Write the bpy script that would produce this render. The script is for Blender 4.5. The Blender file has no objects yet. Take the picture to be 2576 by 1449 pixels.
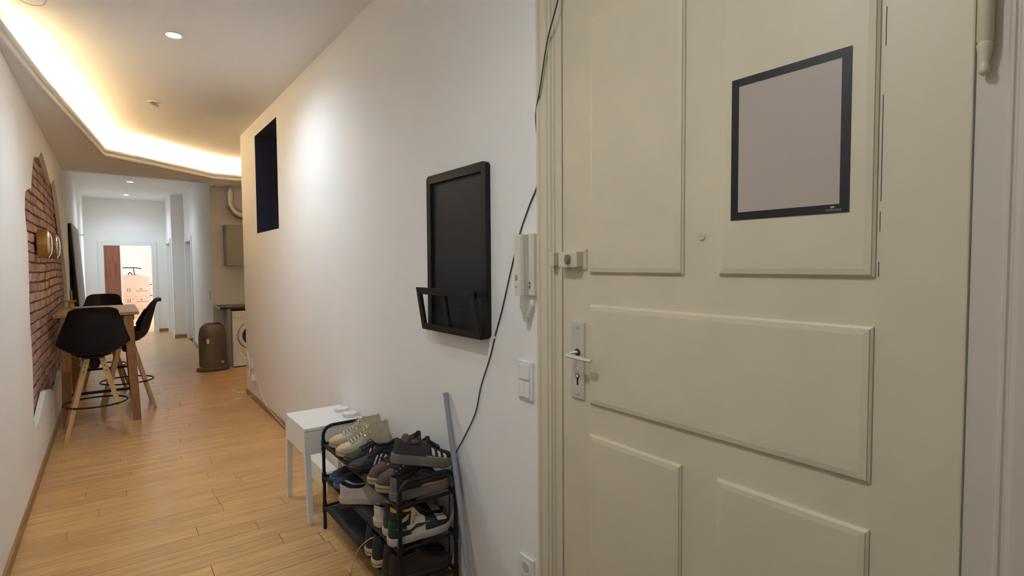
import bpy, bmesh, math, random
from math import radians, sin, cos, pi
from mathutils import Vector, Matrix
from mathutils.geometry import tessellate_polygon
random.seed(11)
scene = bpy.context.scene
col = scene.collection

# ------------------------------------------------------------------ camera
def set_camera():
    yaw, pit, rol, f = radians(36.676), radians(-2.536), radians(-0.396), 1349.8
    fw = Vector((sin(yaw)*cos(pit), cos(yaw)*cos(pit), sin(pit)))
    rt = Vector((cos(yaw), -sin(yaw), 0)); up = rt.cross(fw)
    r2 = rt*cos(rol) + up*sin(rol); u2 = r2.cross(fw)
    cd = bpy.data.cameras.new('camera'); cam = bpy.data.objects.new('camera', cd); col.objects.link(cam)
    cd.sensor_width = 36; cd.lens = f/2576*36; cd.clip_start = .02; cd.clip_end = 100
    m = Matrix((r2, u2, -fw)).transposed().to_4x4(); m.translation = (0, 0, 1.5)
    cam.matrix_world = m; scene.camera = cam
set_camera()
# ------------------------------------------------------------------ world, exposure
w = bpy.data.worlds.new('world'); scene.world = w; w.use_nodes = True
w.node_tree.nodes['Background'].inputs[0].default_value = (.75, .87, 1, 1)
w.node_tree.nodes['Background'].inputs[1].default_value = 1.0
vs = scene.view_settings
vs.view_transform = 'Standard'; vs.look = 'None'; vs.gamma = 1; vs.use_curve_mapping = False
vs.exposure = 1.54
scene.cycles.max_bounces = 14; scene.cycles.diffuse_bounces = 9
P_DOWN, P_CORR, P_LED, P_WIN, P_FILL = 23, 16, 46, 60, 18
C_DOWN, C_CORR, C_LED, C_WIN = (.69, .85, 1), (.70, .87, 1), (1, .73, .41), (.80, .90, 1)

# daylight through the window of the room at the end of the corridor
def area(name, loc, rot, sx, sy, power, color):
    l = bpy.data.lights.new(name, 'AREA'); l.shape = 'RECTANGLE'; l.size = sx; l.size_y = sy
    l.energy = power; l.color = color
    o = bpy.data.objects.new(name, l); col.objects.link(o); o.location = loc; o.rotation_euler = rot
    return o
area('window_daylight', (2.36, 17.6, 1.5), (0, radians(90), 0), 1.7, 2.4, P_WIN, C_WIN)

# ------------------------------------------------------------------ materials
MATS = {}
def mat(name, c, rough=.5, metal=0, noise=0, nscale=8, bump=0, bscale=60, emit=None, estr=0, stretch=None,
        rand=0, c2=None, spec=.5, trans=0, sheen=0):
    if name in MATS: return MATS[name]
    m = bpy.data.materials.new(name); m.use_nodes = True; nt = m.node_tree; N = nt.nodes; L = nt.links
    b = N['Principled BSDF']
    b.inputs['Base Color'].default_value = (*c, 1); b.inputs['Roughness'].default_value = rough
    b.inputs['Metallic'].default_value = metal; b.inputs['Specular IOR Level'].default_value = spec
    if trans: b.inputs['Transmission Weight'].default_value = trans
    if sheen: b.inputs['Sheen Weight'].default_value = sheen
    if emit:
        b.inputs['Emission Color'].default_value = (*emit, 1); b.inputs['Emission Strength'].default_value = estr
    tc = N.new('ShaderNodeTexCoord'); mp = N.new('ShaderNodeMapping'); L.new(tc.outputs['Object'], mp.inputs[0])
    if stretch: mp.inputs['Scale'].default_value = stretch
    oi = N.new('ShaderNodeObjectInfo')
    if rand:
        vm = N.new('ShaderNodeVectorMath'); vm.operation = 'ADD'
        sc = N.new('ShaderNodeMath'); sc.operation = 'MULTIPLY'; sc.inputs[1].default_value = 57.0
        L.new(oi.outputs['Random'], sc.inputs[0]); L.new(tc.outputs['Object'], vm.inputs[0]); L.new(sc.outputs[0], vm.inputs[1])
        L.new(vm.outputs[0], mp.inputs[0])
    base = None
    if noise:
        n = N.new('ShaderNodeTexNoise'); n.inputs['Scale'].default_value = nscale; n.inputs['Detail'].default_value = 5
        L.new(mp.outputs[0], n.inputs['Vector'])
        r = N.new('ShaderNodeMix'); r.data_type = 'RGBA'
        d = c2 if c2 else tuple(max(0, x*(1-noise)) for x in c)
        r.inputs[6].default_value = (*d, 1); r.inputs[7].default_value = (*c, 1)
        mr = N.new('ShaderNodeMapRange'); mr.inputs[1].default_value = .35; mr.inputs[2].default_value = .62
        L.new(n.outputs['Fac'], mr.inputs[0]); L.new(mr.outputs[0], r.inputs[0])
        base = r.outputs[2]
    if rand:
        hs = N.new('ShaderNodeHueSaturation')
        m2 = N.new('ShaderNodeMapRange'); m2.inputs[3].default_value = 1-rand; m2.inputs[4].default_value = 1+rand
        L.new(oi.outputs['Random'], m2.inputs[0]); L.new(m2.outputs[0], hs.inputs['Value'])
        if base: L.new(base, hs.inputs['Color'])
        else: hs.inputs['Color'].default_value = (*c, 1)
        base = hs.outputs[0]
    if base: L.new(base, b.inputs['Base Color'])
    if bump:
        n2 = N.new('ShaderNodeTexNoise'); n2.inputs['Scale'].default_value = bscale; n2.inputs['Detail'].default_value = 4
        L.new(mp.outputs[0], n2.inputs['Vector'])
        bp = N.new('ShaderNodeBump'); bp.inputs['Strength'].default_value = bump; bp.inputs['Distance'].default_value = .004
        L.new(n2.outputs['Fac'], bp.inputs['Height']); L.new(bp.outputs[0], b.inputs['Normal'])
    MATS[name] = m
    return m
def hexc(h):
    v = [int(h[i:i+2], 16)/255 for i in (0, 2, 4)]
    return tuple(x/12.92 if x <= .04045 else ((x+.055)/1.055)**2.4 for x in v)

WALL = mat('wall_paint', (.85, .84, .825), .75, bump=.12, bscale=40, noise=.02, nscale=2)
CEIL = mat('ceiling_paint', (.87, .865, .85), .85)
TRIM = mat('moulding_paint', (.80, .79, .76), .6)
DOORP = mat('cream_door_paint', (.67, .60, .435), .38, bump=.08, bscale=25, noise=.05, nscale=5)
FRAMEP = mat('frame_paint', (.68, .61, .455), .45, bump=.06, bscale=30)
FRAMEW = mat('pale_frame_paint', (.60, .545, .45), .5)
WHITEP = mat('white_lacquer', (.80, .81, .80), .35)
PLAST = mat('ivory_plastic', (.74, .70, .60), .4)
WPLAST = mat('white_plastic', (.78, .76, .73), .35)
STEEL = mat('brushed_steel', (.72, .69, .63), .42, .7, bump=.1, bscale=200, stretch=(1, 1, .05))
CHROME = mat('chrome', (.8, .8, .8), .12, 1)
BLACKM = mat('black_metal', (.010, .010, .011), .45, spec=.3)
BLACKW = mat('black_stained_wood', (.013, .012, .011), .55, spec=.25, bump=.1, bscale=30, stretch=(1, 1, .1))
SLATE = mat('chalkboard', (.018, .019, .020), .5, spec=.25)
OAK = mat('oak_plank', hexc('cfa670'), .33, noise=.35, nscale=7, stretch=(.5, 9, 1), rand=.09, c2=hexc('b98f5c'), bump=.06, bscale=14)
OAKJ = mat('floor_joint', (.11, .065, .03), .8)
OAKB = mat('oak_baseboard', hexc('a57a48'), .45, noise=.3, nscale=6, stretch=(1, .4, 8))
OAKL = mat('pale_oak', hexc('c6a06a'), .5, noise=.25, nscale=8, stretch=(6, 6, .6), rand=.04)
OAKT = mat('oak_table', hexc('b8905e'), .45, noise=.35, nscale=6, stretch=(6, .5, 6))
OAKD = mat('brown_table_leg', hexc('9a6b3f'), .5, noise=.3, nscale=8, stretch=(6, 6, .5))
BRICK = mat('brick_clay', hexc('bc9a8d'), .95, noise=.35, nscale=16, rand=.2, c2=hexc('9e7c72'), bump=.7, bscale=28)
MORTAR = mat('dark_mortar', hexc('4a3a30'), .95, bump=.5, bscale=60)
BRASS = mat('brass', (.62, .42, .16), .25, 1)
MIRR = mat('mirror_glass', (.92, .92, .92), .08, 1)
SHELLB = mat('black_shell', (.010, .010, .012), .5, spec=.22)
CUSH = mat('black_leather', (.011, .010, .010), .55, spec=.25, bump=.1, bscale=80)
GREYP = mat('grey_paint', hexc('a19b92'), .6)
CABG = mat('grey_cabinet', hexc('96918a'), .4)
CTOP = mat('dark_countertop', (.03, .028, .027), .35)
NAVY = mat('navy_paint', hexc('262a45'), .7)
BINB = mat('taupe_enamel', hexc('6f6257'), .2, .1)
ALU = mat('aluminium_duct', (.62, .60, .55), .2, 1, bump=.45, bscale=90, stretch=(.2, .2, 3))
CARD = mat('cardboard', hexc('b3917a'), .85, noise=.1, nscale=4)
INK = mat('dark_print', (.04, .03, .025), .8)
WARD = mat('brown_wardrobe', hexc('83503a'), .5, noise=.4, nscale=5, stretch=(8, 8, .5))
GLASSD = mat('dark_glass', (.02, .03, .06), .08)
CABLE = mat('dark_grey_cable', (.05, .05, .05), .5)
WCABLE = mat('white_cable', (.72, .70, .66), .5)
ROD = mat('grey_plastic_rod', hexc('8c939b'), .4)
FABRIC = mat('black_nonwoven', (.016, .016, .018), .8, bump=.3, bscale=300)
POSTER = mat('grey_sheet', hexc('b3a79c'), .25)
PFRAME = mat('black_foil', (.006, .006, .007), .4)
PRINTW = mat('grey_print', (.35, .35, .36), .6)
LAMPON = mat('lamp_lit', (1, 1, 1), .5, emit=(.93, .97, 1), estr=60)
LAMPOFF = mat('lamp_unlit', (.10, .09, .08), .2)
LEDM = mat('led_tape', (1, .9, .7), .5, emit=C_LED, estr=P_LED)
ROUTER = mat('router_plastic', (.70, .66, .60), .4)

# ------------------------------------------------------------------ geometry helpers
WL = {}
class MB:
    def __init__(s): s.v = []; s.f = []
    def add(s, vs, fs):
        o = len(s.v); s.v += [Vector(p) for p in vs]; s.f += [tuple(i+o for i in f) for f in fs]; return s
    def box(s, x0, x1, y0, y1, z0, z1):
        return s.add([(x0,y0,z0),(x1,y0,z0),(x1,y1,z0),(x0,y1,z0),(x0,y0,z1),(x1,y0,z1),(x1,y1,z1),(x0,y1,z1)],
                     [(0,3,2,1),(4,5,6,7),(0,1,5,4),(1,2,6,5),(2,3,7,6),(3,0,4,7)])
    def hexa(s, b, t):           # bottom four points, top four points
        return s.add(list(b)+list(t), [(0,3,2,1),(4,5,6,7),(0,1,5,4),(1,2,6,5),(2,3,7,6),(3,0,4,7)])
    def tube(s, pts, r, n=8, closed=False, flat=1):
        pts = [Vector(p) for p in pts]; m = len(pts); rings = []; up = None
        for i, p in enumerate(pts):
            a = pts[i-1] if (i > 0 or closed) else p; b = pts[(i+1) % m] if (i < m-1 or closed) else p
            t = (b-a).normalized()
            if up is None:
                up = Vector((0,0,1)) if abs(t.z) < .9 else Vector((1,0,0))
            sd = t.cross(up)
            if sd.length < 1e-5: sd = t.orthogonal()
            sd.normalize(); up = sd.cross(t).normalized()
            rr = r[i] if isinstance(r, (list, tuple)) else r
            rings.append([p + sd*rr*cos(2*pi*k/n) + up*rr*flat*sin(2*pi*k/n) for k in range(n)])
        vs = [q for R in rings for q in R]; fs = []
        for i in range(m if closed else m-1):
            j = (i+1) % m
            for k in range(n): fs.append((i*n+k, i*n+(k+1)%n, j*n+(k+1)%n, j*n+k))
        if not closed: fs += [tuple(reversed(range(n))), tuple(range((m-1)*n, m*n))]
        return s.add(vs, fs)
    def lathe(s, prof, c=(0,0,0), n=24, axis='z', sx=1, sy=1):
        vs = []; fs = []; m = len(prof)
        for r, h in prof:
            for k in range(n):
                a = 2*pi*k/n; p = (r*cos(a)*sx, r*sin(a)*sy, h)
                if axis == 'x': p = (h, r*cos(a)*sx, r*sin(a)*sy)
                if axis == 'y': p = (r*cos(a)*sx, h, r*sin(a)*sy)
                vs.append((p[0]+c[0], p[1]+c[1], p[2]+c[2]))
        for i in range(m-1):
            for k in range(n): fs.append((i*n+k, i*n+(k+1)%n, (i+1)*n+(k+1)%n, (i+1)*n+k))
        fs += [tuple(reversed(range(n))), tuple(range((m-1)*n, m*n))]
        return s.add(vs, fs)
    def prism(s, poly, a, b, fn=lambda p, h: (p[0], p[1], h)):
        n = len(poly); vs = [fn(p, a) for p in poly]+[fn(p, b) for p in poly]
        tris = tessellate_polygon([[Vector((p[0], p[1], 0)) for p in poly]])
        fs = [tuple(t) for t in tris]+[tuple(i+n for i in reversed(t)) for t in tris]
        fs += [(i, (i+1)%n, (i+1)%n+n, i+n) for i in range(n)]
        return s.add(vs, fs)
    def grid(s, P, closed_j=False):
        m = len(P); n = len(P[0]); vs = [p for R in P for p in R]; fs = []
        for i in range(m-1):
            for j in range(n if closed_j else n-1):
                k = (j+1) % n; fs.append((i*n+j, i*n+k, (i+1)*n+k, (i+1)*n+j))
        return s.add(vs, fs)
    def build(s, name, m, parent=None, bevel=0, smooth=False, local=False, solid=0, subd=0, seg=2, rec=True):
        off = Vector((0,0,0))
        if parent is not None and not local: off = WL.get(parent.name, Vector((0,0,0)))
        me = bpy.data.meshes.new(name); bm = bmesh.new()
        vv = [bm.verts.new(p-off) for p in s.v]; bm.verts.ensure_lookup_table()
        for f in s.f:
            try: bm.faces.new([vv[i] for i in f])
            except ValueError: pass
        if rec: bmesh.ops.remove_doubles(bm, verts=bm.verts, dist=1e-6)
        if rec: bmesh.ops.recalc_face_normals(bm, faces=bm.faces)
        if bevel:
            ed = [e for e in bm.edges if len(e.link_faces) == 2 and e.calc_face_angle(0) > .5]
            bmesh.ops.bevel(bm, geom=ed, offset=bevel, segments=seg, profile=.6, affect='EDGES', clamp_overlap=True)
        for f in bm.faces: f.smooth = bool(smooth)
        bm.to_mesh(me); bm.free()
        if smooth and smooth != 'all':
            try: me.set_sharp_from_angle(angle=radians(42))
            except Exception: pass
        me.materials.append(m)
        o = bpy.data.objects.new(name, me); col.objects.link(o)
        if parent is not None: o.parent = parent
        WL[o.name] = off
        if solid:
            d = o.modifiers.new('t', 'SOLIDIFY'); d.thickness = solid; d.offset = -1
        if subd:
            d = o.modifiers.new('s', 'SUBSURF'); d.levels = subd; d.render_levels = subd
        return o
def thing(name, label, cat, loc=(0,0,0), rotz=0, group=None, rot=None):
    o = bpy.data.objects.new(name, None); col.objects.link(o); o.location = loc
    o.rotation_euler = rot if rot else (0, 0, rotz); o.empty_display_size = .05
    o['label'] = label; o['category'] = cat
    if group: o['group'] = group
    WL[o.name] = Vector(loc); return o
def tag(o, label, cat, group=None):
    o['label'] = label; o['category'] = cat
    if group: o['group'] = group
    return o
def struct(o, label=None):
    o['kind'] = 'structure'
    if label: o['label'] = label
    return o
def sroot(name, label=None, loc=(0,0,0)):
    o = bpy.data.objects.new(name, None); col.objects.link(o); o.location = loc; WL[o.name] = Vector(loc)
    return struct(o, label)
def copy_tree(src, parent=None):
    c = src.copy(); col.objects.link(c); c.parent = parent; WL[c.name] = WL.get(src.name, Vector((0,0,0)))
    for ch in list(src.children): copy_tree(ch, c)
    return c
def smooth_path(pts, n=6, closed=False):
    P = [Vector(p) for p in pts]; out = []; m = len(P)
    for i in range(m if closed else m-1):
        g = lambda k: P[k % m] if closed else P[min(max(k, 0), m-1)]
        a, b, c, d = g(i-1), g(i), g(i+1), g(i+2)
        for k in range(n):
            t = k/n
            out.append(.5*((2*b)+(c-a)*t+(2*a-5*b+4*c-d)*t*t+(3*b-a-3*c+d)*t**3))
    if not closed: out.append(P[-1])
    return out
def inside(p, poly):
    r = False; n = len(poly); x, y = p[0], p[1]
    for i in range(n):
        x1, y1 = poly[i][:2]; x2, y2 = poly[(i+1) % n][:2]
        if (y1 > y) != (y2 > y) and x < (x2-x1)*(y-y1)/(y2-y1)+x1: r = not r
    return r

# ------------------------------------------------------------------ the shell of the flat
XL, XR, YE, ZC, ZS, YK = -.46, 1.235, 6.89, 3.0, 2.72, 9.4   # left wall, right wall, its end, ceiling, soffit, kitchen wall
YF = 14.72                                                   # end wall of the corridor

floor = struct(MB().box(-.62, 2.5, -1.7, 22.2, -.10, -.004).build('floor', OAKJ), 'oak plank floor of the hallway')
def plank(x0, x1, y0, y1):
    g, c, h = .0011, .0016, .022
    x0 += g; x1 -= g; y0 += g; y1 -= g; cx, cy = (x0+x1)/2, (y0+y1)/2
    X = [x0-cx, x1-cx]; Y = [y0-cy, y1-cy]
    m = MB(); B = [(X[0],Y[0]),(X[1],Y[0]),(X[1],Y[1]),(X[0],Y[1])]
    T = [(X[0]+c,Y[0]+c),(X[1]-c,Y[0]+c),(X[1]-c,Y[1]-c),(X[0]+c,Y[1]-c)]
    m.add([(*p,-h) for p in B]+[(*p,-c) for p in B]+[(*p,0) for p in T],
          [(8,9,10,11)]+[(i,(i+1)%4,(i+1)%4+4,i+4) for i in range(4)]+[(i+4,(i+1)%4+4,(i+1)%4+8,i+8) for i in range(4)])
    return m, (cx, cy, 0)
pw = .127; y = 1.75; rows = []
stuff = MB()
while y < 22.1:
    xa, xb = (XL, XR) if y < YE else ((XL, 2.4) if y < YK else (XL, XR if y < YF else 2.4))
    x = xa - random.uniform(0, .9); segs = []
    while x < xb:
        l = random.choice((.55, .75, .95, 1.2, 1.4))*random.uniform(.85, 1.1)
        a, b = max(x, xa), min(x+l, xb)
        if b-a > .03: segs.append((a, b))
        x += l
    for a, b in segs:
        m, c = plank(a, b, y, y+pw)
        if y < 9.6:
            o = m.build('plank', OAK, floor, local=True, rec=False); o.location = c
        else:
            stuff.add([p+Vector(c) for p in m.v], m.f)
    y += pw
st = stuff.build('far_planks', OAK, floor, local=True, rec=False); st['kind'] = 'stuff'

struct(MB().box(-.62, 2.5, -1.7, 22.2, ZC, ZC+.1).build('ceiling', CEIL), 'white plaster ceiling with recessed downlights')

# left wall with the patch where the plaster is knocked off
patch = [(6.30,2.50),(6.82,2.384),(7.0,2.33),(7.2,2.356),(7.42,2.44),(7.56,2.40),(7.9,2.178),(8.45,1.656),(8.8,1.26),(8.8,.85),(8.47,.594),
         (7.9,.44),(7.55,.40),(7.25,.42),(7.0,.36),(6.63,.31),(6.35,.36),(6.0,.47),(5.75,.50),(5.55,.47),(5.3,.42),(5.05,.37),(4.841,.40),
         (4.90,.62),(4.943,.876),(4.893,1.156),(4.95,1.45),(4.988,1.70),(4.896,1.858),(4.95,2.02),(5.065,2.05),(5.30,2.08),(5.375,2.12),(5.495,2.282),(5.62,2.38),(6.0,2.42),(6.15,2.50)]
def chaikin(P):
    out = []
    for i in range(len(P)):
        a, b = P[i], P[(i+1) % len(P)]
        out += [(a[0]*.75+b[0]*.25, a[1]*.75+b[1]*.25), (a[0]*.25+b[0]*.75, a[1]*.25+b[1]*.75)]
    return out
rim = [(p[0]+random.uniform(-.008, .008), p[1]+random.uniform(-.008, .008)) for p in chaikin(patch)]
def wall_with_holes(y0, y1, z0, z1, holes, fn):
    outer = [(y0,z0),(y1,z0),(y1,z1),(y0,z1)]
    loops = [outer]+holes; pts = [p for l in loops for p in l]
    tris = tessellate_polygon([[Vector((p[0],p[1],0)) for p in l] for l in loops])
    return MB().add([fn(p) for p in pts], [tuple(t) for t in tris])
m = wall_with_holes(-1.7, 22.2, 0, ZC, [rim], lambda p: (XL, p[0], p[1]))
n = len(rim); bk = XL-.035
mid = [(p[0], p[1]) for p in rim]
m.add([(XL,p[0],p[1]) for p in rim]+[(bk,p[0],p[1]) for p in rim], [(i,(i+1)%n,(i+1)%n+n,i+n) for i in range(n)])
wall_left = struct(m.build('wall_left', WALL, rec=True), 'white plaster wall with a patch of bare brick')
MB().box(-.60, XL-.047, 4.6, 9.1, .15, 2.75).build('mortar_bed', MORTAR, wall_left)
zc = .27; row = 0; nb = 0
while zc < 2.56:
    x = 4.55 - random.uniform(0, .25); row += 1
    while x < 9.0:
        l = random.choice((.23, .24, .24, .12, .25))*random.uniform(.95, 1.08)
        a, b = x, x+l-.014
        pts = [(a+(b-a)*i/4, zc+.066*k/2) for i in range(5) for k in range(3)]
        if any(inside(p, rim) for p in pts):
            fx = XL-.037-random.uniform(0, .008); h = .066; dz = .008*sin(x*2.1+zc*3)+random.uniform(-.002, .002)
            ca, cz = (a+b)/2, zc+h/2+dz; j = lambda: random.uniform(-.004, .004)
            bb = MB(); hw, hh = (b-a)/2, h/2
            Fr = [(random.uniform(-.003,.001), -hw+j()+.004, -hh+.004+j()), (random.uniform(-.003,.001), hw+j()-.004, -hh+.004+j()), (random.uniform(-.003,.001), hw-.004+j(), hh-.004+j()), (random.uniform(-.003,.001), -hw+.004+j(), hh-.004+j())]
            Bk = [(-.02,-hw,-hh),(-.02,hw,-hh),(-.02,hw,hh),(-.02,-hw,hh)]
            Md = [(-.006,q[1]*1.03,q[2]*1.08) for q in Bk]; Md = [(-.005,q[1],q[2]) for q in Bk]
            bb.add(Fr+Md+Bk, [(0,1,2,3)]+[(i,(i+1)%4,(i+1)%4+4,i+4) for i in range(4)]+[(i+4,(i+1)%4+4,(i+1)%4+8,i+8) for i in range(4)])
            o = bb.build('brick', BRICK, wall_left, local=True); o.location = (fx, ca, cz); nb += 1
        x += l
    zc += .080
# right wall with the blue niche and the doorway
NI = (5.215, 6.132, 1.842, 2.848); DO = (.20, 1.425, 0, 2.46)
hole = lambda q: [(q[0],q[2]),(q[1],q[2]),(q[1],q[3]),(q[0],q[3])]
m = wall_with_holes(-1.7, YE, -.02, ZC, [hole(NI), [(q[0], max(q[1], -.01)) for q in hole(DO)]], lambda p: (XR, p[0], p[1]))
m.add([(XR,YE,0),(2.5,YE,0),(2.5,YE,ZC),(XR,YE,ZC)], [(0,1,2,3)])
wall_right = struct(m.build('wall_right', WALL), 'white wall with a blue niche and the entrance door')
d = .75
nm = MB().add([(XR,NI[0],NI[2]),(XR,NI[1],NI[2]),(XR,NI[1],NI[3]),(XR,NI[0],NI[3]),(XR+d,NI[0],NI[2]),(XR+d,NI[1],NI[2]),(XR+d,NI[1],NI[3]),(XR+d,NI[0],NI[3])],
              [(0,1,5,4),(1,2,6,5),(2,3,7,6),(3,0,4,7),(4,5,6,7)])
nm.build('niche_lining', NAVY, wall_right)
MB().box(XR+.10, XR+.112, 5.28, 5.30, 2.70, 2.715).build('niche_screw', CHROME, wall_right)
# kitchen corner, corridor walls, end wall
def wbox(name, *a, label=None, m=WALL): return struct(MB().box(*a).build(name, m), label)
wbox('wall_kitchen', XR, 2.5, YK, YK+.12, 0, ZC, label='wall of the kitchen corner behind the washing machine')
wbox('wall_kitchen_side', 2.4, 2.5, YE, YK, 0, ZC)
wbox('wall_back', -.62, XR+.1, -1.72, -1.6, 0, ZC)
D4 = (11.95, 12.95, 2.02); D3 = (13.55, 14.5, 2.03); XJ, YJ = 1.015, 13.22
wc = MB().box(XR, XR+.3, YK+.12, D4[0], 0, ZC).box(XR, XR+.3, D4[1], YJ, 0, ZC).box(XR, XR+.3, D4[0], D4[1], D4[2], ZC)
struct(wc.build('wall_corridor', WALL), 'corridor wall with a white framed door')
wc = MB().box(XJ, XJ+.52, YJ, D3[0], 0, ZC).box(XJ, XJ+.52, D3[1], YF, 0, ZC).box(XJ, XJ+.52, D3[0], D3[1], D3[2], ZC)
struct(wc.build('wall_pier', WALL), 'projecting pier of the far corridor')
OX0, OX1, OZ = -.15, .745, 1.99
wc = MB().box(-.62, OX0, YF, YF+.16, 0, ZC).box(OX1, 2.5, YF, YF+.16, 0, ZC).box(OX0, OX1, YF, YF+.16, OZ, ZC)
struct(wc.build('wall_end', WALL), 'end wall of the corridor with an open doorway')
wc = MB().box(2.4, 2.5, YF+.16, 16.4, 0, ZC).box(2.4, 2.5, 18.8, 22, 0, ZC).box(2.4, 2.5, 16.4, 18.8, 0, .65).box(2.4, 2.5, 16.4, 18.8, 2.4, ZC)
struct(wc.build('wall_room_right', WALL)); wbox('wall_room_far', -.62, 2.5, 22, 22.1, 0, ZC)
wn = sroot('window_1', 'daylight window of the room at the corridor end', (2.44, 17.6, .65))
m = MB()
for a, b in ((16.4,16.46),(17.57,17.63),(18.74,18.8)): m.box(2.41,2.47,a,b,.65,2.4)
m.box(2.41,2.47,16.4,18.8,.65,.71).box(2.41,2.47,16.4,18.8,2.34,2.4).build('window_frame', WHITEP, wn)

# lowered soffit with the light cove
LIP = [(-.459,3.70),(-.349,4.82),(-.029,7.40),(1.177,8.50),(2.39,8.54)]
BACK = [(-.459,4.6),(-.19,7.47),(1.12,8.68),(2.39,8.71)]
FAR = [(2.39,YK-.005),(1.24,YK-.005),(1.24,9.05),(-.459,8.80)]
struct(MB().prism(BACK+FAR, ZS, ZC-.002).build('ceiling_soffit', CEIL), 'lowered ceiling edge around the hallway')
MB_lip = MB().prism(LIP+list(reversed(BACK)), ZS, ZS+.035)
lipo = struct(MB_lip.build('trim_1', CEIL), 'cove ledge')
prof = [(-.03,-.004),(.004,-.004),(.010,.004),(.010,.022),(.002,.027),(.002,.034),(.016,.040),(.022,.050),(.022,.070),(.012,.076),(-.012,.076),(-.012,.03),(-.03,.03)]
def sweep2d(path, prof, zb):
    P = []
    for i, p in enumerate(path):
        p = Vector(p); a = (p-Vector(path[i-1])).normalized() if i else None
        b = (Vector(path[i+1])-p).normalized() if i < len(path)-1 else None
        a = a or b; b = b or a; t = (a+b).normalized(); nn = Vector((t.y, -t.x)); k = 1/max(.3, nn.dot(Vector((a.y,-a.x))))
        P.append([(p.x+nn.x*d*k, p.y+nn.y*d*k, zb+h) for d, h in prof])
    return MB().grid(P, closed_j=True)
struct(sweep2d(LIP, prof, ZS).build('trim_2', TRIM, smooth=True), 'stepped plaster moulding along the light cove')
LEDP = []
for i, p in enumerate(LIP[1:]):
    q = BACK[i]; LEDP.append((p[0]*.75+q[0]*.25, p[1]*.75+q[1]*.25, ZS+.043))
LEDP = [(-.452, 3.75, ZS+.045)]+LEDP
led = MB().tube(LEDP, .006, 4).build('led_strip', LEDM)
tag(led, 'warm glowing light strip hidden in the ceiling cove', 'light strip')
wire = smooth_path([(-.40,3.98,2.985),(-.33,4.02,2.955),(-.26,3.98,2.95),(-.24,3.9,2.975),(-.235,3.7,2.992)], 6)
tag(MB().tube(wire, .0025, 6).build('cable', WCABLE), 'thin pale wire loop hanging from ceiling beside the light cove', 'cable')

# baseboards
def bb(name, *a): return struct(MB().box(*a).build(name, OAKB, bevel=.002))
bb('baseboard_left', XL, XL+.014, -1.6, YF, .0, .058)
bb('baseboard_right', XR-.014, XR, 1.50, YE, 0, .062)
bb('baseboard_right_end', XR-.014, XR+.2, YE, YE+.014, 0, .062)
bb('baseboard_corridor', XR-.014, XR, YK+.01, D4[0]-.08, 0, .062)
bb('baseboard_pier', XJ, XR-.005, YJ-.014, YJ, 0, .07)
bb('baseboard_end', OX1+.09, XJ, YF-.014, YF, 0, .075)

# ------------------------------------------------------------------ lamps
def downlight(x, y, label, power, color, lit=True, tilt=0, cone=150, blend=.9):
    t = thing('downlight', label, 'ceiling lamp', (x, y, ZC), group=None)
    MB().lathe([(.040,-.003),(.044,-.007),(.052,-.006),(.055,0),(.040,0)], (x,y,ZC), 28).build('ring', WHITEP if not lit else TRIM, t, smooth=True)
    if lit:
        MB().lathe([(.001,-.005),(.039,-.0045),(.039,-.001)], (x,y,ZC), 24).build('lamp_face', LAMPON, t)
        l = bpy.data.lights.new('downlight_beam', 'SPOT'); l.energy = power; l.color = color
        l.spot_size = radians(cone); l.spot_blend = blend; l.shadow_soft_size = .045
        o = bpy.data.objects.new('downlight_beam', l); col.objects.link(o); o.parent = t; o.location = (0,0,-.03); o.rotation_euler = (0, radians(-tilt), 0)
    else:
        m = MB().lathe([(.034,-.002),(.036,.0),(.036,.002),(.02,.004)], (0,0,0), 24)
        R = Matrix.Rotation(radians(18), 3, 'Y'); m.v = [R@p+Vector((x,y,ZC-.022)) for p in m.v]
        m.build('lamp_face', LAMPOFF, t, smooth=True)
    return t
downlight(.369, 4.142, 'lit recessed ceiling spotlight in the hallway above the white side table', P_DOWN, C_DOWN, tilt=9)
downlight(.358, 5.927, 'unlit recessed ceiling spotlight beside the warm light cove', 0, C_DOWN, lit=False)
downlight(.304, 11.657, 'lit corridor ceiling spotlight just past the soffit', P_CORR, C_CORR)
downlight(.284, 13.813, 'lit corridor ceiling spotlight next to the end wall', P_CORR, C_CORR)
downlight(-.12, .9, 'added unseen fill spotlight in front of the entrance door', P_FILL, (.93, .97, 1), cone=165)  # fill lamp added out of view to brighten the entrance door

# ------------------------------------------------------------------ lettering
def text_mesh(name, body, size, loc, right, up, m, parent, depth=.0004, align='LEFT', sx=1):
    cu = bpy.data.curves.new(name, 'FONT'); cu.body = body; cu.size = size; cu.extrude = depth; cu.align_x = align
    to = bpy.data.objects.new(name+'_tmp', cu); col.objects.link(to)
    bpy.context.view_layer.update(); dg = bpy.context.evaluated_depsgraph_get()
    me = bpy.data.meshes.new_from_object(to.evaluated_get(dg)); bpy.data.objects.remove(to)
    r, u = Vector(right), Vector(up); n = r.cross(u)
    off = WL.get(parent.name, Vector((0,0,0)))
    for v in me.vertices: v.co = Vector(loc)-off + r*v.co.x*sx + u*v.co.y + n*v.co.z
    me.materials.clear(); me.materials.append(m)
    o = bpy.data.objects.new(name, me); col.objects.link(o); o.parent = parent
    return o
WR, WU = (0,-1,0), (0,0,1)     # reading direction on the right wall

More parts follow.
